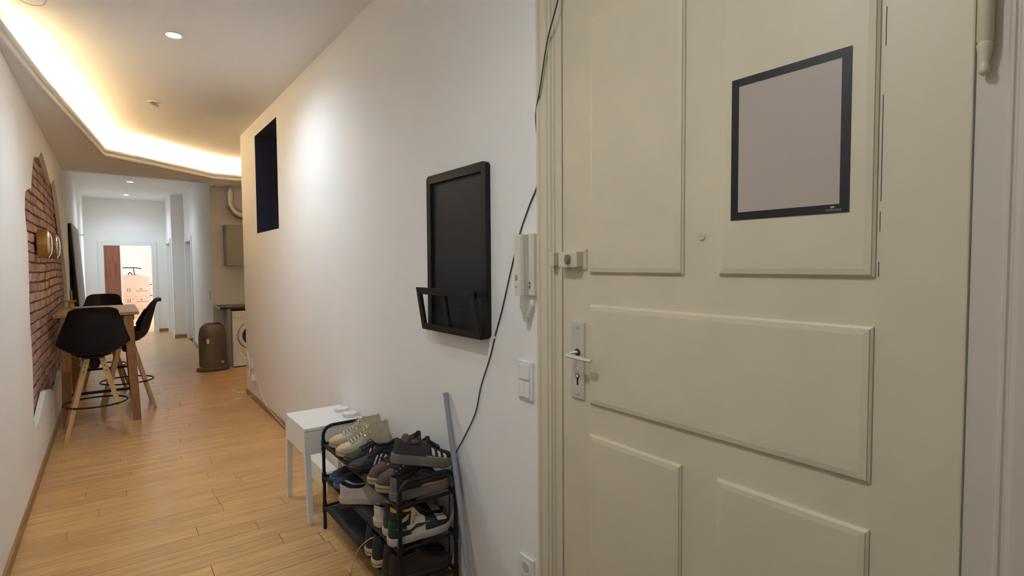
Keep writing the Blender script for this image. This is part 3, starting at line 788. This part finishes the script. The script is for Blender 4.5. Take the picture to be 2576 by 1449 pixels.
# --- top shelf
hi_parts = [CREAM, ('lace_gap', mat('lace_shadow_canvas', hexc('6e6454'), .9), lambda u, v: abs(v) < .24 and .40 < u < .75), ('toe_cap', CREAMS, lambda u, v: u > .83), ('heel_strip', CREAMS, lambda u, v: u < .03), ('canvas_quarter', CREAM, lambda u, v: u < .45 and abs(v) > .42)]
hi_kw = dict(L=.285, W=.049, sole=.030, laces=CREAML, foxing=(REDL, .86), lace_uv=(.38,.74,.36), nl=7, bow=True, eyelets=STEEL)
def P2(x, y): return (x, y)
def put(toe, heel, z):        # location and heading of a shoe from heel and toe points on the shelf
    return (heel[0], heel[1], z), (0, 0, math.atan2(toe[1]-heel[1], toe[0]-heel[0]))
l, r = put((.925,2.945), (1.205,2.865), ZT); build_shoe('high_top_sneaker', 'cream canvas high-top sneaker on top shelf right beside the white side table', l, r, 'high', hi_parts, CREAMS, LINC, **hi_kw, group='cream high-top pair')
l, r = put((.905,2.775), (1.195,2.735), ZT); build_shoe('high_top_sneaker', 'cream canvas high-top sneaker on top shelf beside the black striped trainers', l, r, 'high', hi_parts, CREAMS, LINC, **hi_kw, group='cream high-top pair')
stripes = [('stripe', WSTRIPE, [(a, .93), (a+.035, .93), (a-.035, .50), (a-.07, .50)], (1, -1), .0012) for a in (.60, .525, .45)]
bl_parts = [BLKL, ('toe_overlay', BLKR, lambda u, v: u > .80 and abs(v) > .35)]
bl_kw = dict(L=.285, W=.045, sole=.024, laces=BLKF, decals=stripes, bow=True, nl=7)
l, r = put((.905,2.648), (1.19,2.605), ZT); build_shoe('trainer', 'black low trainer next to the cream high-tops on the top shelf', l, r, 'low', bl_parts, BLKR, LINB, **bl_kw, group='black trainer pair')
l, r = put((.890,2.535), (1.175,2.478), ZT); build_shoe('trainer', 'black low trainer with three white stripes beside brown boots', l, r, 'low', bl_parts, BLKR, LINB, **bl_kw, group='black trainer pair')
br_parts = [BRN, ('lace_gap', BRNL, lambda u, v: abs(v) < .22 and .42 < u < .73), ('vamp', BRN, lambda u, v: u > .74 and abs(v) < .62), ('collar', BRN, lambda u, v: u < .40 and abs(v) < .52)]
br_kw = dict(L=.30, W=.043, sole=.032, heel=.034, laces=BRNL, nl=6, lace_uv=(.40,.72,.30), tongue=BRN, eyelets=STEEL, foxing=(BRNL, .7))
l, r = put((.900,2.308), (1.20,2.365), ZT); build_shoe('ankle_boot', 'brown lace-up ankle boot with tan sole beside black striped trainers', l, r, 'boot', br_parts, BRNS, LINB, **br_kw, group='brown boot pair')
l, r = put((.895,2.205), (1.195,2.262), ZT); build_shoe('ankle_boot', 'brown lace-up ankle boot with tan sole under the grey runners', l, r, 'boot', br_parts, BRNS, LINB, **br_kw, group='brown boot pair')
sidestreak = [('sole_streak', PINKY, [(.36,.985),(.64,.985),(.64,.88),(.48,.92)], (1,-1), .002), ('sole_streak', YELW, [(.64,.985),(.88,.985),(.88,.80),(.64,.88)], (1,-1), .002)]
rn_parts = [BLKL, ('heel_counter', GREYS, lambda u, v: u < .05), ('mesh_quarter', DGREY, lambda u, v: u > .45 and abs(v) > .6)]
rn_kw = dict(L=.285, W=.043, sole=.042, laces=BLKF, nl=6, soleb=None)
l, r = put((1.205,2.106), (.920,2.106), ZT); build_shoe('running_shoe', 'black running shoe with thick grey sole and pink yellow streak', l, r, 'low', rn_parts, GREYS, LINB, decals=sidestreak, **rn_kw, group='grey runner pair')
st2 = [('stripe', WSTRIPE, [(a, .90), (a+.05, .90), (a+.02, .58), (a-.03, .58)], (1, -1), .0012) for a in (.58, .68, .78)]
build_shoe('running_shoe', 'dark grey running shoe with white stripes lying atop the others', (.938, 2.142, ZT+.152), (radians(-3), radians(14), radians(-8)), 'low',
           [DGREY, ('toe_overlay', BLKL, lambda u, v: u > .52)], GREYS, LINB, decals=st2+[('sole_streak', PINKY, [(.5,.985),(.96,.985),(.96,.89),(.5,.94)], (1,-1), .002)], **rn_kw, group='grey runner pair')
# --- middle shelf
sl_kw = dict(L=.275, W=.048, sole=.022)
l, r = put((.935,2.935), (1.20,2.90), ZM); build_shoe('slipper', 'blue rubber slipper on middle shelf beside the rack end frame', l, r, 'slip', [mat('dark_navy_strap', hexc('1b2433'), .7), ('rim', BLUE, lambda u, v: abs(v) > .80)], BLUE, LINB, **sl_kw, group='blue slipper pair')
l, r = put((.915,2.825), (1.185,2.79), ZM); build_shoe('slipper', 'blue rubber slipper on middle shelf partly behind the white sneaker', l, r, 'slip', [mat('dark_navy_strap', hexc('1b2433'), .7), ('rim', BLUE, lambda u, v: abs(v) > .80)], BLUE, LINB, **sl_kw, group='blue slipper pair')
wt_parts = [OFFW, ('heel_tab', OFFW, lambda u, v: u < .05 and abs(v) < .75)]
wt_kw = dict(L=.30, W=.049, sole=.037, laces=WSTRIPE, nl=6, foxing=(OFFW, .92))
l, r = put((1.135,2.465), (.890,2.655), ZM); build_shoe('low_sneaker', 'white leather sneaker with dark lining turned sideways on the middle shelf', l, r, 'low', wt_parts, OFFS, LING, tongue=LING, **wt_kw, group='white sneaker pair')
l, r = put((1.225,2.316), (.925,2.296), ZM); build_shoe('low_sneaker', 'white leather sneaker heel out on middle shelf beside green sneaker', l, r, 'low', wt_parts, OFFS, LING, decals=[('heel_patch', WHTL, [(.0,.70),(.035,.70),(.035,.48),(.0,.48)], (1,-1), .001)], **wt_kw, group='white sneaker pair')
def swoosh():
    P = []
    top = [(.06,.80),(.16,.845),(.28,.86),(.40,.83),(.52,.74),(.60,.62)]
    bot = [(.60,.66),(.56,.74),(.50,.84),(.42,.90),(.30,.92),(.18,.89)]
    return top+bot
gp = [GREEN, ('toe_box', OFFW, lambda u, v: .73 < u < .90 and abs(v) < .58), ('toe_guard', BLKL, lambda u, v: u > .70 or (u > .62 and abs(v) > .86)),
      ('eyestay', BLKL, lambda u, v: .38 < u <= .70 and abs(v) < .46), ('collar_pad', YELW, lambda u, v: u < .32 and abs(v) < .50),
      ('heel_panel', GREEN, lambda u, v: u < .30-.5*(.95-abs(v)) and abs(v) > .66), ('ankle_panel', BLKL, lambda u, v: u < .30 and abs(v) <= .76),
      ('side_panel', WHTL, lambda u, v: u < .54), ('vamp#l', GREEN, lambda u, v: v > 0), ('vamp#r', GREEN, lambda u, v: True)]
g_kw = dict(L=.295, W=.041, sole=.034, laces=BLKF, nl=7, lace_uv=(.40,.70,.34), tongue=BLKL, foxing=(LINB, .06))
wing = [(.10,.66),(.16,.62),(.23,.56),(.27,.55),(.25,.60),(.26,.63),(.22,.67),(.17,.70),(.12,.71)]
gd = [('swoosh_outline', CREAML, [(p[0], p[1]-.018) for p in swoosh()[:6]]+[(p[0]+.008, p[1]) for p in swoosh()[6:]], (1,-1), .0010),
      ('swoosh', GREEN, swoosh(), (1,-1), .0020), ('wing_emblem', CREAML, wing, (1,-1), .0014),
      ('yellow_flash', YELW, [(.30,.76),(.36,.62),(.40,.56),(.41,.62),(.35,.78)], (1,-1), .0012)]
l, r = put((1.205,2.100), (.905,2.104), ZM); build_shoe('high_top_sneaker', 'green black and white high-top sneaker on middle shelf by the rod', l, r, 'high', gp, OFFS, LINB, decals=gd, **g_kw, group='green high-top pair')
l, r = put((1.225,2.197), (.925,2.201), ZM); build_shoe('high_top_sneaker', 'green black and white high-top sneaker between its mate and white sneaker', l, r, 'high', gp, OFFS, LINB, decals=gd, **g_kw, group='green high-top pair')
# --- bottom shelf
STYLES['high2'] = dict(top=[(a, max(.036, b*.86)) for a, b in STYLES['high']['top']], rim=[(a, b*.86) for a, b in STYLES['high']['rim']], uo=.36)
bh_parts = [BLKL, ('toe_cap', OFFS, lambda u, v: u > .83), ('heel_strip', BLKR, lambda u, v: u < .035)]
bh_kw = dict(L=.285, W=.044, sole=.034, laces=CREAML, foxing=(LINB, .55), nl=7, lace_uv=(.38,.74,.36))
l, r = put((1.19,2.290), (.905,2.284), ZB); a_ = build_shoe('high_top_sneaker', 'black canvas high-top sneaker with hanging cream lace on bottom shelf', l, r, 'high2', bh_parts, CREAMS, LINB, **bh_kw, group='black high-top pair')
l, r = put((1.20,2.402), (.918,2.398), ZB); build_shoe('high_top_sneaker', 'black canvas high-top sneaker deeper along the bottom shelf', l, r, 'high2', bh_parts, CREAMS, LINB, **bh_kw, group='black high-top pair')
Mi = Matrix.Rotation(r[2], 4, 'Z'); Mi.translation = l
lw = [(.95,2.30,.255),(.915,2.345,.235),(.880,2.40,.17),(.868,2.45,.07),(.872,2.50,.012),(.885,2.53,.006),(.88,2.56,.010)]
inv = (Matrix.Translation(a_.location) @ Matrix.Rotation(a_.rotation_euler[2], 4, 'Z')).inverted()
MB().tube([inv @ p for p in smooth_path([Vector(p) for p in lw], 7)], .003, 6, flat=.6).build('loose_lace', CREAML, a_, local=True, smooth=True)
db_parts = [DKBR, ('toe_overlay', DKBR, lambda u, v: u > .75)]
db_kw = dict(L=.295, W=.040, sole=.026, heel=.032)
STYLES['boot2'] = dict(top=[(0,.128),(.28,.132),(.40,.125),(.52,.096),(.66,.075),(.8,.062),(.92,.052),(1,.036)], rim=[(0,.132),(.1,.126),(.25,.120),(.4,.128)], uo=.36)
l, r = put((1.205,2.100), (.905,2.100), ZB); build_shoe('chelsea_boot', 'dark brown leather boot on bottom shelf by the rod', l, r, 'boot2', db_parts, DKBR, LINB, **db_kw, group='dark brown boot pair')
l, r = put((1.215,2.1885), (.915,2.1875), ZB); build_shoe('chelsea_boot', 'dark brown leather boot on bottom shelf beside the black high-top', l, r, 'boot2', db_parts, DKBR, LINB, **db_kw, group='dark brown boot pair')

# ------------------------------------------------------------------ bar table
bt = thing('bar_table', 'tall oak bar table standing against the brick wall', 'table', (-.13, 7.2, 0))
MB().box(XL+.004, .205, 6.56, 7.86, 1.022, 1.052).build('top', OAKT, bt, bevel=.003)
MB().box(XL+.03, .165, 6.62, 7.80, .965, 1.021).build('apron', OAKD, bt)
for bx_, tx, by, ty in ((.155,.115,6.40,6.60),(-.375,-.37,6.40,6.60),(.155,.115,7.97,7.80),(-.375,-.37,7.97,7.80)):
    q = lambda x, y, z, a, b: [(x-a,y-b,z),(x+a,y-b,z),(x+a,y+b,z),(x-a,y+b,z)]
    MB().hexa(q(bx_, by, .001, .033, .02), q(tx, ty, 1.021, .040, .026)).build('leg', OAKD, bt, bevel=.003)
for yy in (6.455, 7.915): MB().box(-.36, .14, yy-.008, yy+.008, .292, .318).build('stretcher', BLACKM, bt, bevel=.002)
ch = thing('candle_holder', 'small wooden candle holder with copper candle on the bar table', 'candle holder', (-.37, 7.62, 1.052))
MB().lathe([(.03,0),(.032,.01),(.026,.03),(.026,.065),(.05,.07),(.05,.082),(.012,.084)], (-.37,7.62,1.052), 16).build('holder', OAKL, ch, smooth=True)
MB().lathe([(.012,.084),(.012,.19),(.003,.193)], (-.37,7.62,1.052), 12).build('candle', mat('copper_wax', hexc('b0764e'), .5), ch, smooth=True)

# ------------------------------------------------------------------ bar stools
def make_stool():
    t = thing('bar_stool', '', 'stool', (0,0,0), group='black shell bar stools')
    prof = [(.222,.700,.15,.0,0),(.212,.735,.185,.02,0),(.12,.738,.225,.05,0),(0,.722,.24,.085,0),(-.11,.728,.25,.11,.02),(-.172,.772,.255,.075,.06),
            (-.205,.84,.248,.03,.10),(-.232,.94,.222,.01,.09),(-.262,1.06,.192,0,.06),(-.285,1.13,.175,0,.035),(-.303,1.158,.165,-.004,.02),(-.325,1.160,.150,-.006,.01)]
    P = []
    fine = smooth_path([Vector((p[0],p[1],0)) for p in prof], 3); ext = smooth_path([Vector((p[2],p[3],p[4])) for p in prof], 3)
    for c, e in zip(fine, ext):
        R = []
        for j in range(15):
            b = -1+2*j/14; k = abs(b)**2.2
            R.append((e.x*b, c.x+e.z*k, c.y+e.y*k-.035*max(0, abs(b)-.72)**1.5*(c.y > 1.05)*4))
        P.append(R)
    MB().grid(P).build('shell', SHELLB, t, smooth='all', local=True, solid=.009, rec=True)
    C = []
    for i in range(11):
        f = i/10; R = []
        yy = .20-.335*f
        for j in range(13):
            b = -1+2*j/12; k = abs(b)**2.2; edge = (1-abs(b)**6)*(1-abs(2*f-1)**8)
            lift = .02+.085*min(1, f*1.6)
            zz = .738-.016*sin(pi*min(1, f*1.1))+lift*k*.8
            R.append((b*(.17+.05*sin(pi*min(1, f+.25)*.6)), yy, zz+.003+.03*edge**.6))
        C.append(R)
    MB().grid(C).build('seat_cushion', CUSH, t, smooth='all', local=True, solid=.01, rec=True)
    b = MB().lathe([(.03,.60),(.05,.66),(.075,.70),(.13,.716),(.03,.718)], (0,0,0), 20)
    for sx in (-1, 1):
        for sy in (-1, 1): b.tube([(sx*.03,sy*.03,.70),(sx*.075,sy*.075,.60)], [.016,.012], 8)
    b.build('mount', BLACKM, t, smooth=True, local=True)
    for sx in (-1, 1):
        for sy in (-1, 1):
            A, B = Vector((sx*.222, sy*.222, .001)), Vector((sx*.052, sy*.052, .695))
            q = lambda p, w, z: [(p.x-w,p.y-w,z),(p.x+w,p.y-w,z),(p.x+w,p.y+w,z),(p.x-w,p.y+w,z)]
            lg = MB().hexa(q(A, .016, .001), q(B, .022, .695)).build('leg', OAKL, t, bevel=.003, local=True)
            for f in (.90, .84):
                p = A.lerp(B, f); w = .0175+.0035*f
                MB().lathe([(.0055,-.0015),(.0055,.0015)], (p.x, p.y-w, p.z), 8, 'y').build('screw', BLACKM, lg, local=True)
    MB().tube([(.232*cos(2*pi*k/40), .232*sin(2*pi*k/40), .29) for k in range(40)], .0075, 8, closed=True).build('foot_ring', BLACKM, t, smooth=True, local=True)
    return t
s0 = make_stool()
for i, (x, y, a, lb) in enumerate(((-.152, 6.06, 3, 'black shell bar stool with backrest toward the white side table, at table head'),
                                   (.095, 7.03, 92, 'black shell bar stool on the long open side of the bar table'),
                                   (-.115, 8.28, 176, 'black shell bar stool behind the bar table next to the leaning panel'))):
    o = s0 if i == 0 else copy_tree(s0)
    o.location = (x, y, 0); o.rotation_euler = (0, 0, radians(a)); o['label'] = lb

# ------------------------------------------------------------------ brass wall lamps on the brick
def sconce(y, z, label):
    t = thing('wall_lamp', label, 'wall lamp', (XL-.03, y, z), group='brass wall lamps')
    xb = XL-.037
    MB().lathe([(.06,0),(.06,.012),(.02,.014)], (xb,y,z), 24, 'x').build('wall_mount', BLACKM, t)
    MB().lathe([(.110,.012),(.120,.013),(.120,.078),(.116,.080),(.113,.078),(.112,.02)], (xb,y,z), 40, 'x').build('drum', BRASS, t, smooth=True)
    MB().lathe([(.1125,.070),(.1125,.077),(.104,.084),(.085,.094),(.055,.101),(.001,.104)], (xb,y,z), 40, 'x').build('glass_dome', MIRR, t, smooth=True)
sconce(5.93, 1.695, 'round brass wall lamp on brick, the one over the table head stool')
sconce(6.80, 1.700, 'round brass wall lamp on brick, the one above the table top')

# ------------------------------------------------------------------ tall grey panel leaning on the left wall
lp = thing('leaning_panel', 'tall grey panel with dark edge leaning on the wall past the brick', 'panel', (-.36, 9.9, 0))
def slab(x0, x1, y0, y1, z0, z1, lean=.097, t=.0):
    f = lambda x, z: x + lean*(1-z/2.1)
    return MB().hexa([(f(x0,z0),y0,z0),(f(x1,z0),y0,z0),(f(x1,z0),y1,z0),(f(x0,z0),y1,z0)], [(f(x0,z1),y0,z1),(f(x1,z1),y0,z1),(f(x1,z1),y1,z1),(f(x0,z1),y1,z1)])
slab(-.455, -.428, 9.36, 11.2, .002, 2.09).build('back_frame', BLACKM, lp)
slab(-.428, -.417, 9.355, 11.3, .002, 2.1).build('face', GREYP, lp, bevel=.002)
hk = thing('coat_hook', 'small metal coat hook on the corridor wall beyond the leaning panel', 'hook', (XL, 11.9, 2.05))
MB().box(XL, XL+.012, 11.86, 11.94, 2.03, 2.09).build('plate', STEEL, hk, bevel=.002)
MB().tube(smooth_path([(XL+.01,11.9,2.06),(XL+.05,11.9,2.055),(XL+.085,11.9,2.06),(XL+.09,11.9,2.075)], 4), .008, 8).build('arm', STEEL, hk, smooth=True)

# ------------------------------------------------------------------ kitchen corner
kc = thing('kitchen_worktop', 'dark kitchen worktop above the washing machine', 'worktop', (1.8, 9.1, .86))
MB().box(1.245, 2.395, 8.80, YK-.004, .868, .900).build('slab', CTOP, kc, bevel=.003)
MB().box(1.375, 1.393, 8.82, YK-.004, .001, .866).build('side_panel', CABG, kc)
wm = thing('washing_machine', 'white front-loading washing machine under the dark worktop', 'washing machine', (1.70, 9.1, 0))
x0, x1, yf = 1.398, 1.995, 8.79
MB().box(x0, x1, yf, yf+.58, .012, .835).build('body', WHITEP, wm, bevel=.008)
MB().box(x0+.02, x1-.02, yf+.01, yf+.5, .001, .013).build('plinth', BLACKM, wm)
MB().box(x0+.008, x1-.008, yf-.006, yf+.002, .735, .828).build('control_panel', WHITEP, wm, bevel=.002)
MB().box(x0+.02, x0+.19, yf-.009, yf-.005, .745, .820).build('detergent_drawer', WHITEP, wm, bevel=.003)
for k in range(3): MB().box(x0+.21+.03*k, x0+.225+.03*k, yf-.008, yf-.005, .775, .783).build('control_print', INK, wm)
cx, cz = (x0+x1)/2-.02, .46
dw = MB().lathe([(.150,-.012),(.165,-.020),(.195,-.020),(.208,-.008),(.210,0)], (cx,yf,cz), 48, 'y').build('door_ring', WPLAST, wm, smooth=True)
MB().lathe([(.001,.03),(.08,.025),(.13,.0),(.152,-.014)], (cx,yf,cz), 40, 'y').build('porthole', GLASSD, dw, smooth=True)
MB().tube([(cx+.213*cos(2*pi*k/48), yf-.001, cz+.213*sin(2*pi*k/48)) for k in range(48)], .003, 5, closed=True).build('door_gap', BLACKM, wm)
wc_ = thing('wall_cabinet', 'grey kitchen wall cabinet under the extractor duct', 'cabinet', (1.75, 9.25, 1.51))
MB().box(1.400, 2.10, 9.12, YK-.002, 1.515, 2.13).build('body', CABG, wc_)
MB().box(1.400, 1.748, 9.098, 9.117, 1.512, 2.132).build('door', CABG, wc_, bevel=.002)
MB().box(1.751, 2.10, 9.098, 9.117, 1.512, 2.132).build('door', CABG, wc_, bevel=.002)
dc = thing('extractor_duct', 'bent aluminium extractor duct rising into the soffit', 'duct', (1.47, 9.2, 2.1))
P = [(1.475,9.2,ZS-.001),(1.475,9.2,2.55),(1.475,9.2,2.48)]
MB().tube(P, .062, 22).build('pipe', ALU, dc, smooth=True)
Q = []
for k in range(15):
    a = pi/2*k/14; Q.append((1.475+.19*(1-cos(a)), 9.2, 2.48-.19*sin(a)))
Q.append((1.9, 9.2, 2.29)); MB().tube(Q, [.066+.003*(i % 2) for i in range(len(Q))], 22).build('elbow', ALU, dc, smooth=True)
for z in (2.60, 2.49): MB().lathe([(.062,-.012),(.067,-.010),(.067,.010),(.062,.012)], (1.475,9.2,z), 24).build('collar', ALU, dc, smooth=True)
ks = thing('light_switch', 'small white switch on the corner of kitchen wall', 'switch', (XR, 9.62, .99))
MB().box(XR-.012, XR, 9.60, 9.68, .97, 1.12).build('frame', WPLAST, ks, bevel=.003)
MB().box(XR-.016, XR-.011, 9.612, 9.668, .985, 1.105).build('rocker', WPLAST, ks, bevel=.002)
# pedal bin
bn = thing('pedal_bin', 'taupe metal pedal bin with rounded top beside the washing machine', 'bin', (1.135, 8.78, 0))
bp_ = lambda prof: MB().lathe(prof, (1.135,8.80,0), 40, sx=1, sy=.80)
bp_([(.205,0),(.212,.006),(.212,.042),(.205,.056),(.185,.066)]).build('base', BINB, bn, smooth=True)
bp_([(.208,-.0),(.214,.001),(.214,.010),(.205,.011)]).build('rubber_foot', BLACKM, bn)
bp_([(.178,.060),(.180,.075),(.178,.45),(.176,.50)]).build('body', BINB, bn, smooth=True)
bp_([(.176,.502),(.174,.54),(.163,.60),(.142,.645),(.118,.668),(.110,.672)]).build('lid', BINB, bn, smooth=True)
bp_([(.112,.672),(.100,.679),(.02,.681)]).build('flap', BLACKM, bn, smooth=True)
MB().box(1.045, 1.075, 8.664, 8.675, .40, .47).build('sticker', WPLAST, bn)
MB().box(1.225, 1.255, 8.672, 8.68, .105, .14).build('sticker', WPLAST, bn)

# ------------------------------------------------------------------ doorways of the corridor
def casing(root, pts, x0, x1): pass
d2 = sroot('door_2', 'white framed open doorway at the corridor end', (.3, YF, 0))
b = .085
MB().box(OX0-b, OX0+.012, YF-.018, YF+.178, 0, OZ+b).box(OX1-.012, OX1+b, YF-.018, YF+.178, 0, OZ+b).box(OX0+.012, OX1-.012, YF-.018, YF+.178, OZ-.012, OZ+b).build('door_frame', WHITEP, d2, rec=False)
def side_door(name, xw, y0, y1, zh, lab):
    r = sroot(name, lab, (xw, (y0+y1)/2, 0)); b = .07
    MB().box(xw-.016, xw+.14, y0-b, y0+.015, 0, zh+b).box(xw-.016, xw+.14, y1-.015, y1+b, 0, zh+b).box(xw-.016, xw+.14, y0+.015, y1-.015, zh-.015, zh+b).build('door_frame', WHITEP, r, rec=False)
    MB().box(xw+.11, xw+.15, y0+.016, y1-.016, .004, zh-.016).build('leaf', WHITEP, r)
    MB().tube(smooth_path([(xw+.12,y0+.08,1.05),(xw+.07,y0+.08,1.05),(xw+.07,y0+.2,1.05)], 4), .008, 8).build('handle', STEEL, r, smooth=True)
side_door('door_3', XJ, *D3, 'white framed door in the projecting pier')
side_door('door_4', XR, *D4, 'white framed door opposite the coat hook')

# ------------------------------------------------------------------ room at the end of the corridor
wd = thing('wardrobe', 'tall brown wooden wardrobe seen through the far doorway', 'wardrobe', (-.2, 16.6, 0))
MB().box(-.46, .165, 16.12, 16.9, .001, 2.35).build('body', WARD, wd)
MB().box(-.40, -.115, 16.098, 16.118, .05, 2.30).build('door', WARD, wd); MB().box(-.112, .165, 16.098, 16.118, .05, 2.30).build('door', WARD, wd)
MB().box(.167, .21, 16.09, 16.9, .001, 2.35).build('side_panel', WHITEP, wd)
def carton(z0, z1, x0, x1, label, marks):
    y0 = 18.9; t = thing('cardboard_box', label, 'box', ((x0+x1)/2, y0+.25, z0), group='stacked moving boxes')
    MB().box(x0, x1, y0, y0+.5, z0, z1-.002).build('body', CARD, t, bevel=.004)
    MB().box(x0+.01, x1-.01, y0-.0015, y0, z1-.06, z1-.055).build('flap_edge', mat('carton_edge', hexc('9c7656'), .9), t)
    if marks:
        for k in (0, .05): MB().box(x0+.10+k, x0+.115+k, y0-.002, y0, z0+.17, z0+.24).build('print_arrow', INK, t)
        MB().box(x0+.07, x0+.20, y0-.002, y0, z0+.15, z0+.158).build('print_line', INK, t)
        MB().box(x0+.30, x1-.05, y0-.002, y0, z0+.16, z0+.172).build('print_line', INK, t)
        MB().prism([(x0+.38,z0+.225),(x0+.44,z0+.24),(x0+.46,z0+.225),(x0+.42,z0+.21)], y0-.002, y0, lambda p, h: (p[0], h, p[1])).build('print_emblem', INK, t)
carton(.001, .325, .22, .87, 'brown cardboard moving box at the bottom of the stack', False)
carton(.325, .640, .235, .88, 'brown cardboard moving box in the middle of the stack', True)
carton(.640, 1.215, .235, .865, 'large printed cardboard moving box at the top of the stack', True)
ft = thing('cardboard_sheet', 'flat cardboard piece lying on the topmost moving box', 'cardboard', (.45, 19.1, 1.214))
MB().box(.20, .70, 18.92, 19.3, 1.214, 1.262).build('body', CARD, ft, bevel=.003)
lm = thing('desk_lamp', 'slim dark desk lamp bar standing on the moving boxes', 'lamp', (.52, 19.05, 1.262))
MB().lathe([(.06,0),(.06,.012),(.01,.014)], (.52,19.05,1.262), 18).build('base', BLACKM, lm)
MB().tube([(.52,19.05,1.27),(.50,19.05,1.47)], .012, 8).build('post', BLACKM, lm)
MB().tube([(.16,19.05,1.475),(.55,19.05,1.475),(.69,19.05,1.445)], .014, 8).build('arm', BLACKM, lm)
MB().tube(smooth_path([(.37,19.0,1.263),(.385,19.0,1.32),(.42,19.0,1.335),(.45,19.0,1.30),(.455,19.0,1.263)], 4), .013, 8).build('clamp', BLACKM, lm)
sf = thing('metal_shelf', 'thin dark metal shelf beside the moving boxes', 'shelf', (1.1, 20.5, 0))
for xx in (.93, 1.5): MB().tube([(xx,20.5,0),(xx,20.5,.95)], .012, 8).build('post', BLACKM, sf)
for z in (.25, .58, .93): MB().box(.93, 1.5, 20.4, 20.6, z, z+.018).build('board', BLACKM, sf)
